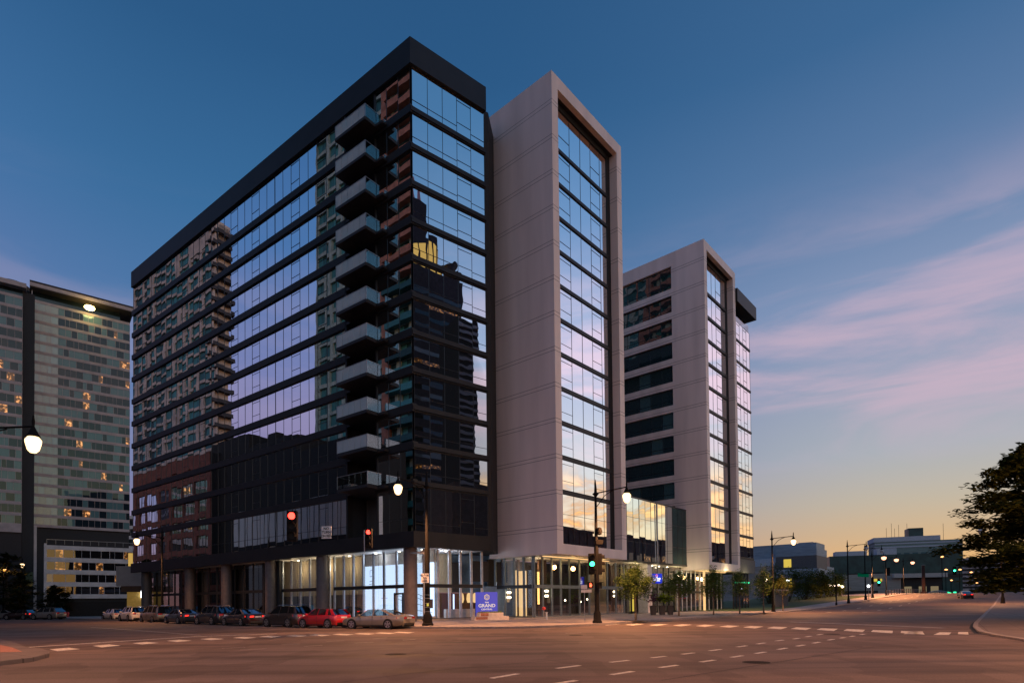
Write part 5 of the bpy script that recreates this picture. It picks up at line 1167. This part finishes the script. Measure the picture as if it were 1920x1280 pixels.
def big_tree(name, label, x, y, h, w, seed, m, z=.15, n=11000, droop=.3, size=.34, layers=26, lean=0, trunk_h=.16, ):
    rng = random.Random(seed); t = thing(name, label, 'tree', (x, y, z))
    tr = MB(); tr.tube([(0, 0, 0), (.1, 0, h*.2), (-.1, .1, h*.5), (.1, 0, h*.8), (0, 0, h*.97)], [.3, .24, .17, .08, .02], 10); lf = MB()
    for i in range(layers):
        k = i/(layers-1); z0 = h*(trunk_h+.78*k); a = i*2.399+rng.uniform(-.3, .3)
        R = w*.5*min((1-k)**.62*1.08, .44+1.7*k)*rng.uniform(.6, 1.12)+.4
        pts = [(0, 0, z0)]; 
        for s_ in range(1, 6):
            q = s_/5; pts.append((math.cos(a+.25*q*math.sin(i))*R*q, math.sin(a+.25*q*math.sin(i))*R*q, z0+R*(.32*q-.28*q*q)))
        tr.tube(pts, [.09*(1-k)+.03, .07, .05, .035, .02, .008], 5)
        for s_ in range(1, 6):
            q = s_/5
            for _ in range(3):
                o = (pts[s_][0]+rng.gauss(0, .1)*R, pts[s_][1]+rng.gauss(0, .1)*R, pts[s_][2]+rng.uniform(-.25, .25))
                leaf_cloud(lf, o, (R*.2+.2, R*.2+.2, .3), int(n/layers/15*(.6+.4*q)*rng.uniform(.4, 1.6)), size, rng, hang=droop)
    tr.build('trunk', 'barkd', t, world=False, smooth=True); lf.build('crown', m, t, world=False)
    return t
x, y, _ = at(1935, 1120, 40)
big_tree('broad_tree', 'big dark tree with layered branches at the right picture edge', x, y, 12.6, 9.6, 21, 'leafd', n=42000, size=.36, layers=48)
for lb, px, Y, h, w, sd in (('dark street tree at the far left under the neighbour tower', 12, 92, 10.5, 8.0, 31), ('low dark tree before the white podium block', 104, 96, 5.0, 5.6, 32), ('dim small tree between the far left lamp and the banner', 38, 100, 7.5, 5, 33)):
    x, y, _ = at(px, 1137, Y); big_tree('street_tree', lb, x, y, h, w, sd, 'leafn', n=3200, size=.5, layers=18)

for lb, px, Y, h, w, sd in (('distant dark tree mass at the end of the bridge street, middle', 1862, 235, 8.5, 16, 42), ('distant dark tree mass at the end of the bridge street, right', 1905, 230, 9, 16, 43)):
    x, y, _ = at(px, 1117, Y); big_tree('street_tree', lb, x, y, h, w, sd, 'leafd', z=gz(x, y), n=3000, size=.8, layers=16, trunk_h=.05)
# ---------------------------------------------------------------- cars
def loft(mb, secs, mi=0, close=True):
    n = len(secs[0]); b = len(mb.v); mb.v += [p for s_ in secs for p in s_]
    for i in range(len(secs)-1):
        for k in range(n-1): mb.f.append((b+i*n+k, b+i*n+k+1, b+(i+1)*n+k+1, b+(i+1)*n+k)); mb.m.append(mi)
    if close:
        mb.f.append(tuple(b+k for k in range(n-1, -1, -1))); mb.m.append(mi); mb.f.append(tuple(b+(len(secs)-1)*n+k for k in range(n))); mb.m.append(mi)
def interp(tab, x):
    if x <= tab[0][0]: return tab[0][1]
    for (x0, y0), (x1, y1) in zip(tab, tab[1:]):
        if x <= x1: return y0+(y1-y0)*(x-x0)/(x1-x0)
    return tab[-1][1]
KIND = {   # belt: bonnet / waist / boot line; green: glasshouse base front, roof front, roof back, base back; fractions of length
    'sedan': dict(L=4.88, W=1.86, H=1.45, wb=2.85, fo=.92, belt=[(0, .62), (.03, .72), (.12, .83), (.27, .93), (.55, .97), (.78, 1.02), (.94, 1.03), (1, .9)], green=(.27, .43, .66, .87), pil=(.52, .70), r=.335),
    'hatch': dict(L=4.26, W=1.80, H=1.46, wb=2.63, fo=.86, belt=[(0, .6), (.04, .74), (.12, .86), (.28, .95), (.6, .98), (.9, 1.02), (.985, .98), (1, .8)], green=(.26, .44, .84, .975), pil=(.55, .76), r=.335),
    'suv': dict(L=4.62, W=1.86, H=1.68, wb=2.7, fo=.9, belt=[(0, .7), (.03, .86), (.12, .98), (.26, 1.05), (.6, 1.1), (.9, 1.14), (.985, 1.1), (1, .8)], green=(.24, .39, .88, .985), pil=(.52, .74), r=.365),
    'van': dict(L=5.1, W=1.98, H=1.76, wb=3.05, fo=.98, belt=[(0, .62), (.03, .8), (.1, .95), (.22, 1.05), (.6, 1.08), (.93, 1.1), (.985, 1.05), (1, .8)], green=(.17, .36, .93, .99), pil=(.47, .7), r=.34),
}
def make_car(name, label, kind, paint, taillit=False, clear=False, sc=(1, 1, 1), rimm='rim'):
    K = KIND[kind]; L, W, H, wb, fo = K['L']*sc[0], K['W']*sc[1], K['H']*sc[2], K['wb']*sc[0], K['fo']*sc[0]
    hs = sc[2]; t = thing(name, label, 'car', group='cars parked along the kerb')
    X = lambda f: L*(.5-f)                                   # front at +x
    plan = [(0, .72), (.02, .82), (.06, .9), (.14, .97), (.3, 1), (.75, 1), (.9, .97), (.97, .91), (1, .82)]
    b = MB(); secs = []
    fs = [0, .012, .03, .06, .1, .15, .2, .27, .34, .42, .5, .58, .66, .74, .8, .86, .9, .94, .97, .99, 1]
    for f in fs:
        w = W/2*interp(plan, f); z = interp(K['belt'], f)*hs; zb = (.3 if f in (0, 1) else .2)*hs
        zs = z*.62
        secs.append([(X(f), w*sgn*q, zz) for sgn, q, zz in ((-1, .9, zb), (-1, .985, zb+.09), (-1, 1.0, zs), (-1, .975, z*.86), (-1, .9, z*.985), (-1, .6, z*1.012), (1, .0, z*1.02), (1, .6, z*1.012), (1, .9, z*.985), (1, .975, z*.86), (1, 1.0, zs), (1, .985, zb+.09), (1, .9, zb))])
    loft(b, secs)
    b.add([(X(.02), -W*.4, .22*hs), (X(.02), W*.4, .22*hs), (X(.98), W*.4, .22*hs), (X(.98), -W*.4, .22*hs)], [(0, 1, 2, 3)])
    # glasshouse
    g0, g1, g2, g3 = K['green']; p1, p2 = K['pil']
    zB = lambda f: interp(K['belt'], f)*hs*.985
    zT = lambda f: H*interp([(g1, .985), ((g1*.6+g2*.4), 1.0), (g2, .955 if kind == 'sedan' else .965)], f)
    wB, wT = W*.455, W*.345
    roof = [[(X(f), y*wT*k/1.0, zT(f)*(1 if abs(y) < .9 else .985)) for y, k in ((-1, 1.0), (-.92, 1), (-.4, 1), (.4, 1), (.92, 1), (1, 1.0))] for f in [g1+(g2-g1)*i/6 for i in range(7)]]
    loft(b, roof, close=False)
    def edge(sgn, f0, f1, wid):                              # pillar quads on the side
        q = []
        for (f, e) in ((f0[0], 0), (f0[1], 1)):
            pass
        a0, a1 = f0; 
        yb, yt = sgn*wB, sgn*wT
        b.add([(X(a0-wid), yb, zB(a0)), (X(a0+wid), yb, zB(a0)), (X(a1+wid), yt, zT(min(max(a1, g1), g2))*.985), (X(a1-wid), yt, zT(min(max(a1, g1), g2))*.985)], [(0, 1, 2, 3)])
    for sgn in (-1, 1):
        edge(sgn, (g0+.02, g1), None, .011); edge(sgn, (p1, p1+.005), None, .01); edge(sgn, (g3-.05, g2-.0), None, .035 if kind in ('hatch', 'sedan') else .015)
        if kind != 'sedan': edge(sgn, (p2+.02, p2), None, .014 if kind != 'hatch' else .03)
        # rear pillar corner post
        b.add([(X(g3-.02), sgn*wB, zB(g3-.02)), (X(g3), sgn*wB*.93, zB(g3)), (X(g2+.01), sgn*wT*.92, zT(g2)), (X(g2-.01), sgn*wT, zT(g2)*.985)], [(0, 1, 2, 3)])
    body = b.build('body', paint, t, world=False, smooth=True)
    gm = 'cglassc' if clear else 'cglass'
    sw = MB()
    for sgn in (-1, 1):
        e = .004
        cells = [(g0+.02, p1, g1, p1), (p1, g3-.04 if kind == 'sedan' else p2, p1, g2 if kind == 'sedan' else p2)] + ([] if kind == 'sedan' else [(p2, g3-.03, p2, g2)])
        for a, c_, a2, c2 in cells:
            sw.add([(X(a), sgn*(wB-e), zB(a)), (X(c_), sgn*(wB-e), zB(c_)), (X(c2), sgn*(wT-e), zT(c2)*.985), (X(a2), sgn*(wT-e), zT(a2)*.985)], [(0, 1, 2, 3)])
    sw.build('side_window', gm, t, world=False)
    ws = MB(); n = 6
    for i in range(n):
        y0, y1 = -1+2*i/n, -1+2*(i+1)/n; bow = lambda y: .1*(1-y*y)
        ws.add([(X(g0)+bow(y0), y0*wB*.97, zB(g0)), (X(g0)+bow(y1), y1*wB*.97, zB(g0)), (X(g1)+bow(y1)*.5, y1*wT, zT(g1)*.985), (X(g1)+bow(y0)*.5, y0*wT, zT(g1)*.985)], [(0, 1, 2, 3)])
    ws.build('windscreen', gm, t, world=False)
    rw = MB()
    for i in range(n):
        y0, y1 = -1+2*i/n, -1+2*(i+1)/n; bow = lambda y: .07*(1-y*y)
        rw.add([(X(g3)-bow(y0), y0*wB*.93, zB(g3)), (X(g3)-bow(y1), y1*wB*.93, zB(g3)), (X(g2)-bow(y1)*.5, y1*wT*.95, zT(g2)*.985), (X(g2)-bow(y0)*.5, y0*wT*.95, zT(g2)*.985)], [(0, 1, 2, 3)])
    rw.build('rear_window', gm, t, world=False)
    xf = L/2-fo; r = K['r']*hs**.5
    ac = MB()
    for x_ in (xf, xf-wb):
        for sgn in (-1, 1): ac.cyl_y((x_, r*1.02), r*1.16, sgn*W*.40, sgn*(W*.5+.004), 24)
    ac.box(-L*.48, L*.48, -W*.44, W*.44, .16, .27); ac.build('wheel_well', 'rimd', t, world=False)
    for x_ in (xf, xf-wb):
        for sgn in (-1, 1):
            y0, y1 = sgn*(W*.5-.2), sgn*(W*.5+.018)
            w_ = MB().cyl_y((x_, r), r, y0, y1, 26).build('wheel', 'tyre', t, world=False, smooth=True, bevel=.02)
            rm = MB().cyl_y((x_, r), r*.70, y1, y1+sgn*.004, 22, mi=1); yy = y1+sgn*.012
            for s_ in range(5):
                a = 2*PI*s_/5+.3
                for da in (-.17, .17):
                    c0, s0 = math.cos(a+da*.4), math.sin(a+da*.4); c1, s1 = math.cos(a+da), math.sin(a+da); tx, tz = -s1*.045*r*2.4, c1*.045*r*2.4
                    rm.add([(x_+c0*r*.12-tx*.8, yy, r+s0*r*.12-tz*.8), (x_+c0*r*.12+tx*.8, yy, r+s0*r*.12+tz*.8), (x_+c1*r*.7+tx, yy, r+s1*r*.7+tz), (x_+c1*r*.7-tx, yy, r+s1*r*.7-tz)], [(0, 1, 2, 3)])
            rm.cyl_y((x_, r), r*.16, y1, yy+sgn*.004, 12)
            nn = 22
            for k in range(nn):
                a0, a1 = 2*PI*k/nn, 2*PI*(k+1)/nn
                rm.add([(x_+r*.64*math.cos(a0), yy, r+r*.64*math.sin(a0)), (x_+r*.74*math.cos(a0), yy, r+r*.74*math.sin(a0)), (x_+r*.74*math.cos(a1), yy, r+r*.74*math.sin(a1)), (x_+r*.64*math.cos(a1), yy, r+r*.64*math.sin(a1))], [(0, 1, 2, 3)])
            rm.build('rim', [rimm, 'rimd'], w_, world=False)
    bz = interp(K['belt'], .97)*hs
    for sgn in (-1, 1):
        wq = W/2*interp(plan, .985)
        tl_ = MB().add([(X(.9), sgn*(W/2*interp(plan, .9)+.004), bz*.78), (X(.9), sgn*(W/2*interp(plan, .9)*.97+.012), bz*.9), (X(1.003), sgn*wq*.86, bz*.9), (X(1.003), sgn*wq*.9, bz*.74), (X(1.004), sgn*wq*.45, bz*.9), (X(1.004), sgn*wq*.45, bz*.78)], [(0, 1, 2, 3), (3, 2, 4, 5)])
        tl_.build('taillight', 'e_tail' if taillit else 'tl', t, world=False)
        fz = interp(K['belt'], .05)*hs
        MB().add([(X(.12), sgn*(W/2*interp(plan, .12)*.99+.004), fz*.86), (X(.12), sgn*(W/2*interp(plan, .12)*.99+.004), fz*.98), (X(.0)+.004, sgn*W/2*.7, fz*.82), (X(.0)+.004, sgn*W/2*.72, fz*.66), (X(.0)+.006, sgn*W/2*.42, fz*.8), (X(.0)+.006, sgn*W/2*.42, fz*.68)], [(0, 1, 2, 3), (3, 2, 4, 5)]).build('headlight', 'hl', t, world=False)
        mx = X(g0+.04)
        MB().box(mx-.1, mx+.08, sgn*W*.47, sgn*(W*.47+.2*1), zB(g0)+.02, zB(g0)+.16).build('wing_mirror', paint, t, world=False, bevel=.03)
        hd = MB()
        for f in ((p1+.02), (p2+.06 if kind != 'sedan' else g2+.03)): hd.box(X(f), X(f)+.17, sgn*W*.495, sgn*(W*.5+.012), zB(f)*.86, zB(f)*.885)
        hd.build('door_handle', 'chrome', t, world=False)
        dl = MB()
        for f in (g0+.06, p1+.005, (g3-.12)): dl.box(X(f)-.006, X(f)+.006, sgn*W*.49, sgn*(W*.5+.003), .3*hs, zB(f)*.93)
        dl.box(X(.84), X(.2), sgn*W*.49, sgn*(W*.5+.004), .24*hs, .29*hs)
        dl.build('door_seam', 'trim', t, world=False)
    MB().box(X(1)-.012, X(1)+.01, -.28, .28, bz*.74, bz*.86).build('number_plate', 'plate', t, world=False)
    MB().box(X(1)-.014, X(.985), -W*.36, W*.36, .28*hs, .42*hs).build('rear_bumper', 'trim', t, world=False)
    MB().box(X(0)-.02, X(0)+.012, -W*.3, W*.3, .3*hs, .52*hs).build('grille', 'trim', t, world=False)
    if kind in ('suv', 'van'):
        rr = MB()
        for sgn in (-1, 1): rr.tube([(X(g1+.03), sgn*wT*.9, H), (X(g1+.08), sgn*wT*.9, H+.05), (X(g2-.06), sgn*wT*.9, H+.05), (X(g2), sgn*wT*.9, H-.02)], .02, 6)
        rr.build('roof_rail', 'chrome', t, world=False)
    t['wb'] = wb; t['xf'] = xf; t['W'] = W
    return t
def park(car, pxf, pxr, ymid, head):
    """The near side wheels stand at these two pixels of the kerb row; head = street heading in degrees from +Y."""
    pc_ = G((pxf+pxr)/2, ymid); a = math.radians(head); f = Vector((-math.sin(a), math.cos(a))); side = Vector((f.y, -f.x))   # right-hand side of the car
    near = Vector((-math.cos(a), -math.sin(a)))                  # from the car towards the viewer
    mid = car['xf']-car['wb']/2
    ctr = Vector(pc_) - f*mid - near*(car['W']/2)
    car.location = (ctr.x, ctr.y, 0); car.rotation_euler = (0, 0, math.atan2(f.y, f.x))
    for k_ in ('wb', 'xf', 'W'): del car[k_]
park(make_car('parked_car', 'tan metallic sedan at the near end of the parked row', 'sedan', 'tan', clear=True, sc=(1.06, 1, .96)), 658, 727, 1178.2, 69)
park(make_car('parked_car', 'bright red hatchback behind the tan sedan', 'hatch', 'red', clear=True), 567.5, 613, 1176.8, 60)
park(make_car('parked_car', 'dark brown sport utility car behind the red hatchback', 'suv', 'dbrown'), 499, 539, 1174.8, 57)
park(make_car('parked_car', 'dark maroon sedan with red glints behind the dark brown car', 'sedan', 'maroon', True), 422, 449, 1172.3, 52.5)
park(make_car('parked_car', 'black sport utility car with chrome roof rails in mid row', 'suv', 'blackp'), 364, 401, 1170.3, 54)
park(make_car('parked_car', 'charcoal sedan with glowing red tail lights in mid row', 'sedan', 'charcoal', True), 308, 335, 1168.2, 52)
park(make_car('parked_car', 'champagne minivan with dark windows toward the far end of the row', 'van', 'champ'), 262, 287, 1165.4, 52)
park(make_car('parked_car', 'white sport utility car second from the far end of the row', 'suv', 'whitep'), 222, 241, 1163.8, 51)
park(make_car('parked_car', 'white sedan at the far end of the parked row', 'hatch', 'whitep'), 191, 209, 1162.2, 53)
for lb, kd, pa, px, Y, hd, tlit in (('silver sport utility car parked in the dark at the far left', 'suv', 'silverp', 90, 84, 20, False), ('dark car beside the silver one at the far left', 'sedan', 'blackp', 66, 88, 18, False), ('dark red glowing car second from the left picture edge', 'hatch', 'maroon', 38, 86, 25, True), ('pale car cut by the left picture edge', 'sedan', 'silverp', 8, 88, 30, True)):
    c_ = make_car('parked_car', lb, kd, pa, tlit); c_['group'] = 'cars parked at the far left'
    for k_ in ('wb', 'xf', 'W'): del c_[k_]
    x, y, _ = at(px, 1137, Y); c_.location = (x, y, 0); c_.rotation_euler = (0, 0, math.radians(90+hd+60))
c_ = make_car('moving_car', 'dark red car with lit tail lights driving up to the bridge', 'sedan', 'maroon', True); del c_['group']
for k_ in ('wb', 'xf', 'W'): del c_[k_]
x, y, _ = at(1810, 1117, 112); c_.location = (x, y, gz(x, y)); c_.rotation_euler = (0, -.03, math.atan2(WR.u[1], WR.u[0])+.25)

# ---------------------------------------------------------------- interior and soffit lamps of the lit ground floor, plus added tree fill
def plamp(p, e, col=(1, .85, .65), r=.25):
    d = bpy.data.lights.new('room_and_fill_light', 'POINT'); d.energy = e; d.color = col; d.shadow_soft_size = r
    o = bpy.data.objects.new('room_and_fill_light', d); C.objects.link(o); o.location = p
plamp(BL.p(3, -2.3, 6.2), 60, (.8, .88, 1)); plamp(BL.p(7.5, -2.3, 6.2), 60, (.8, .88, 1)); plamp(BL.p(13, -2.5, 5.6), 110, (1, .78, .5)); plamp(BL.p(17.5, -2.5, 5.6), 110, (1, .75, .45)); plamp(BL.p(22, -2.5, 5.6), 110, (1, .75, .45))
plamp(BR.p(4, -2.6, 5.9), 110, (.9, .9, 1)); plamp(GR.p(6, -4.5, 5.5), 40, (1, .65, .32)); plamp(GR.p(13, -3, 5.5), 60, (1, .62, .3)); plamp(GR.p(18, -2.5, 5.5), 90, (1, .62, .3)); plamp(GL_.p(2, -3, 5.5), 60, (1, .75, .45))
plamp(LK.p(-8.5, -.4, 5.9), 90, (1, .8, .5)); plamp(LK.p(-14, .6, 5.8), 190, (1, .8, .42)); plamp(LK.p(-2.5, .6, 5.8), 190, (1, .8, .42)); plamp(TR.p(6, .8, 5.5), 190, (1, .8, .42)); plamp(TR.p(15, .8, 5.2), 170, (1, .8, .42)); plamp(LK.p(-6, -4, 5.5), 110, (1, .8, .55)); plamp(LK.p(-14, -4, 5.5), 80, (1, .7, .4)); plamp(TR.p(5, -5.5, 5.2), 120, (1, .85, .6)); plamp(WR.p(9, -1.6, 5.4), 90, (1, .58, .2)); plamp(WR.p(5, -2.0, 5.4), 70, (1, .58, .2)); plamp(TR.p(3, -1.6, 5.1), 90, (1, .6, .22)); plamp(TR.p(8, -1.6, 5.1), 90, (1, .6, .22)); plamp(TL.p(2, -1.6, 5.3), 30, (1, .62, .25))  # those outside the facade line are added to brighten the street trees

# ---------------------------------------------------------------- sky
w = bpy.data.worlds.new('World'); S.world = w; w.use_nodes = True; w.node_tree.nodes.clear(); k = N(w.node_tree)
out = k('ShaderNodeOutputWorld'); bg = k('ShaderNodeBackground', i_Strength=1.0); k.link(bg.outputs[0], out.inputs[0])
tc = k('ShaderNodeTexCoord'); sx = k('ShaderNodeSeparateXYZ'); k.link(tc.outputs['Generated'], sx.inputs[0])
el = k('ShaderNodeMath', operation='ARCSINE'); k.link(sx.outputs[2], el.inputs[0])
e2 = k('ShaderNodeMath', operation='MULTIPLY'); e2.inputs[1].default_value = 180/PI/90; k.link(el.outputs[0], e2.inputs[0])     # 0..1 = 0..90 degrees
SUNAZ = math.radians(88)
dotx = k('ShaderNodeMath', operation='MULTIPLY'); dotx.inputs[1].default_value = math.sin(SUNAZ); k.link(sx.outputs[0], dotx.inputs[0])
doty = k('ShaderNodeMath', operation='MULTIPLY'); doty.inputs[1].default_value = math.cos(SUNAZ); k.link(sx.outputs[1], doty.inputs[0])
ds_ = k('ShaderNodeMath', operation='ADD'); k.link(dotx.outputs[0], ds_.inputs[0]); k.link(doty.outputs[0], ds_.inputs[1])
hl = k('ShaderNodeMath', operation='POWER'); hl.inputs[1].default_value = 2; k.link(sx.outputs[2], hl.inputs[0])
h1 = k('ShaderNodeMath', operation='SUBTRACT'); h1.inputs[0].default_value = 1.0001; k.link(hl.outputs[0], h1.inputs[1])
h2 = k('ShaderNodeMath', operation='SQRT'); k.link(h1.outputs[0], h2.inputs[0])
ca = k('ShaderNodeMath', operation='DIVIDE'); k.link(ds_.outputs[0], ca.inputs[0]); k.link(h2.outputs[0], ca.inputs[1])
wt_ = k('ShaderNodeMath', operation='MULTIPLY_ADD'); wt_.inputs[1].default_value = .5; wt_.inputs[2].default_value = .5; k.link(ca.outputs[0], wt_.inputs[0])
def sky(stops): r = ramp(k, [(d/90, lin(c)) for d, c in stops]); k.link(e2.outputs[0], r.inputs[0]); return r
rA = sky([(0, (90, 68, 100)), (5, (118, 88, 122)), (11, (138, 120, 165)), (20, (120, 126, 176)), (30, (72, 114, 168)), (42, (44, 94, 144)), (60, (36, 80, 126)), (90, (30, 66, 108))])
rB = sky([(0, (165, 118, 118)), (5, (140, 122, 150)), (12, (106, 120, 165)), (22, (78, 118, 168)), (32, (52, 104, 152)), (42, (38, 86, 132)), (60, (34, 74, 116)), (90, (30, 66, 106))])
rC = sky([(0, (230, 160, 90)), (3, (224, 176, 120)), (5.5, (206, 176, 140)), (8, (190, 178, 160)), (12, (168, 174, 182)), (18, (150, 160, 184)), (24, (130, 148, 182)), (31, (90, 122, 164)), (40, (57, 100, 145)), (55, (44, 84, 128)), (90, (32, 68, 108))])
def mixc(a, b, f, bt='MIX'):
    m = k('ShaderNodeMix', data_type='RGBA', blend_type=bt); k.link(a, m.inputs[6]); k.link(b, m.inputs[7])
    if isinstance(f, (int, float)): m.inputs[0].default_value = f
    else: k.link(f, m.inputs[0])
    return m.outputs[2]
def mapr(v, a, b, c=0, d=1):
    m = k('ShaderNodeMapRange', interpolation_type='SMOOTHSTEP'); k.link(v, m.inputs[0])
    for i, q in enumerate((a, b, c, d)): m.inputs[i+1].default_value = q
    return m.outputs[0]
base = mixc(mixc(rA.outputs[0], rB.outputs[0], mapr(wt_.outputs[0], .03, .27)), rC.outputs[0], mapr(wt_.outputs[0], .46, .82))
# streaky pink clouds
mp = k('ShaderNodeMapping'); mp.inputs['Rotation'].default_value = (.0, .2, .5); mp.inputs['Scale'].default_value = (1.4, 1.4, 7.5); k.link(tc.outputs['Generated'], mp.inputs[0])
n1 = k('ShaderNodeTexNoise', i_Scale=1.7, i_Detail=7.0, i_Roughness=.55, i_Distortion=.6); k.link(mp.outputs[0], n1.inputs['Vector'])
band = k('ShaderNodeMath', operation='MULTIPLY'); k.link(mapr(e2.outputs[0], 9/90, 18/90), band.inputs[0]); k.link(mapr(e2.outputs[0], 34/90, 19/90), band.inputs[1])
cm = k('ShaderNodeMath', operation='MULTIPLY'); k.link(mapr(n1.outputs[0], .40, .64, 0, .8), cm.inputs[0]); k.link(band.outputs[0], cm.inputs[1])
cm2 = k('ShaderNodeMath', operation='MULTIPLY'); k.link(cm.outputs[0], cm2.inputs[0]); k.link(mapr(wt_.outputs[0], .2, .85, .25, 1), cm2.inputs[1])
pink = k('ShaderNodeRGB'); pink.outputs[0].default_value = (*lin((204, 176, 194)), 1)
c1 = mixc(base, pink.outputs[0], cm2.outputs[0])
# bright low clouds in the afterglow to the right
mp2 = k('ShaderNodeMapping'); mp2.inputs['Scale'].default_value = (3, 3, 9); k.link(tc.outputs['Generated'], mp2.inputs[0])
n2 = k('ShaderNodeTexNoise', i_Scale=2.6, i_Detail=8.0, i_Roughness=.58, i_Distortion=.9); k.link(mp2.outputs[0], n2.inputs['Vector'])
glow = mapr(wt_.outputs[0], .90, .985)
lowb = k('ShaderNodeMath', operation='MULTIPLY'); k.link(mapr(e2.outputs[0], 3/90, 6/90), lowb.inputs[0]); k.link(mapr(e2.outputs[0], 14/90, 9/90), lowb.inputs[1])
gc = k('ShaderNodeMath', operation='MULTIPLY'); k.link(lowb.outputs[0], gc.inputs[0]); k.link(mapr(n2.outputs[0], .40, .56), gc.inputs[1])
gc2 = k('ShaderNodeMath', operation='MULTIPLY'); k.link(gc.outputs[0], gc2.inputs[0]); k.link(glow, gc2.inputs[1])
n2r = ramp(k, [(.40, (.3, .2, .17)), (.5, (.75, .38, .16)), (.58, (1.5, .85, .33)), (.75, (1.6, 1.2, .7))]); k.link(n2.outputs[0], n2r.inputs[0])
gain = k('ShaderNodeMix', data_type='RGBA', blend_type='MULTIPLY'); gain.inputs[0].default_value = 1; k.link(c1, gain.inputs[6])
gcol = ramp(k, [(0, (1, 1, 1)), (1, (1.75, 1.8, 1.8))]); k.link(mapr(wt_.outputs[0], .87, .98), gcol.inputs[0]); k.link(gcol.outputs[0], gain.inputs[7])
bk = k('ShaderNodeMix', data_type='RGBA', blend_type='MULTIPLY'); bk.inputs[0].default_value = 1; k.link(gain.outputs[2], bk.inputs[6])
bkc = ramp(k, [(0, (1, 1, 1)), (1, (2.0, 1.9, 1.45))]); k.link(mapr(sx.outputs[1], -.45, -.8), bkc.inputs[0]); k.link(bkc.outputs[0], bk.inputs[7])  # added gain brightens and warms the sky behind the camera, lighting the white tower
c2 = mixc(bk.outputs[2], n2r.outputs[0], gc2.outputs[0])
# below the horizon
gr = k('ShaderNodeRGB'); gr.outputs[0].default_value = (.03, .026, .03, 1)
c3 = mixc(gr.outputs[0], c2, mapr(e2.outputs[0], -.02, 0))
st_ = k('ShaderNodeTexSky', sky_type='NISHITA', sun_disc=False); st_.sun_elevation = math.radians(1.0); st_.sun_rotation = SUNAZ
nm = k('ShaderNodeMix', data_type='RGBA', blend_type='ADD'); nm.inputs[0].default_value = .02; k.link(c3, nm.inputs[6]); k.link(st_.outputs[0], nm.inputs[7])
k.link(nm.outputs[2], bg.inputs[0])
sd = bpy.data.lights.new('sun', 'SUN'); sd.energy = .1; sd.angle = math.radians(20); sd.color = (1, .72, .5)
so_ = bpy.data.objects.new('sun', sd); C.objects.link(so_); so_.rotation_euler = Vector((math.sin(SUNAZ)*math.cos(.14), math.cos(SUNAZ)*math.cos(.14), math.sin(.14))).to_track_quat('Z', 'Y').to_euler()

# ---------------------------------------------------------------- camera and render settings
cd = bpy.data.cameras.new('camera'); cam = bpy.data.objects.new('camera', cd); C.objects.link(cam); S.camera = cam
cd.sensor_width = 36; cd.sensor_fit = 'HORIZONTAL'; cd.lens = 36*FP/1920; cd.shift_y = (CYP-640)/1920; cd.clip_end = 5000; cd.clip_start = .1
cam.matrix_world = Matrix(((RT[0], UP[0], -FW[0], 0), (RT[1], UP[1], -FW[1], 0), (RT[2], UP[2], -FW[2], HC), (0, 0, 0, 1)))
S.render.engine = 'CYCLES'
S.cycles.use_denoising = True
S.cycles.max_bounces = 7; S.cycles.diffuse_bounces = 2; S.cycles.glossy_bounces = 4; S.cycles.transparent_max_bounces = 14; S.cycles.transmission_bounces = 4
S.cycles.sample_clamp_indirect = 4.0; S.cycles.caustics_reflective = False; S.cycles.caustics_refractive = False
S.view_settings.view_transform = 'Standard'; S.view_settings.look = 'None'; S.view_settings.exposure = 0; S.view_settings.gamma = 1
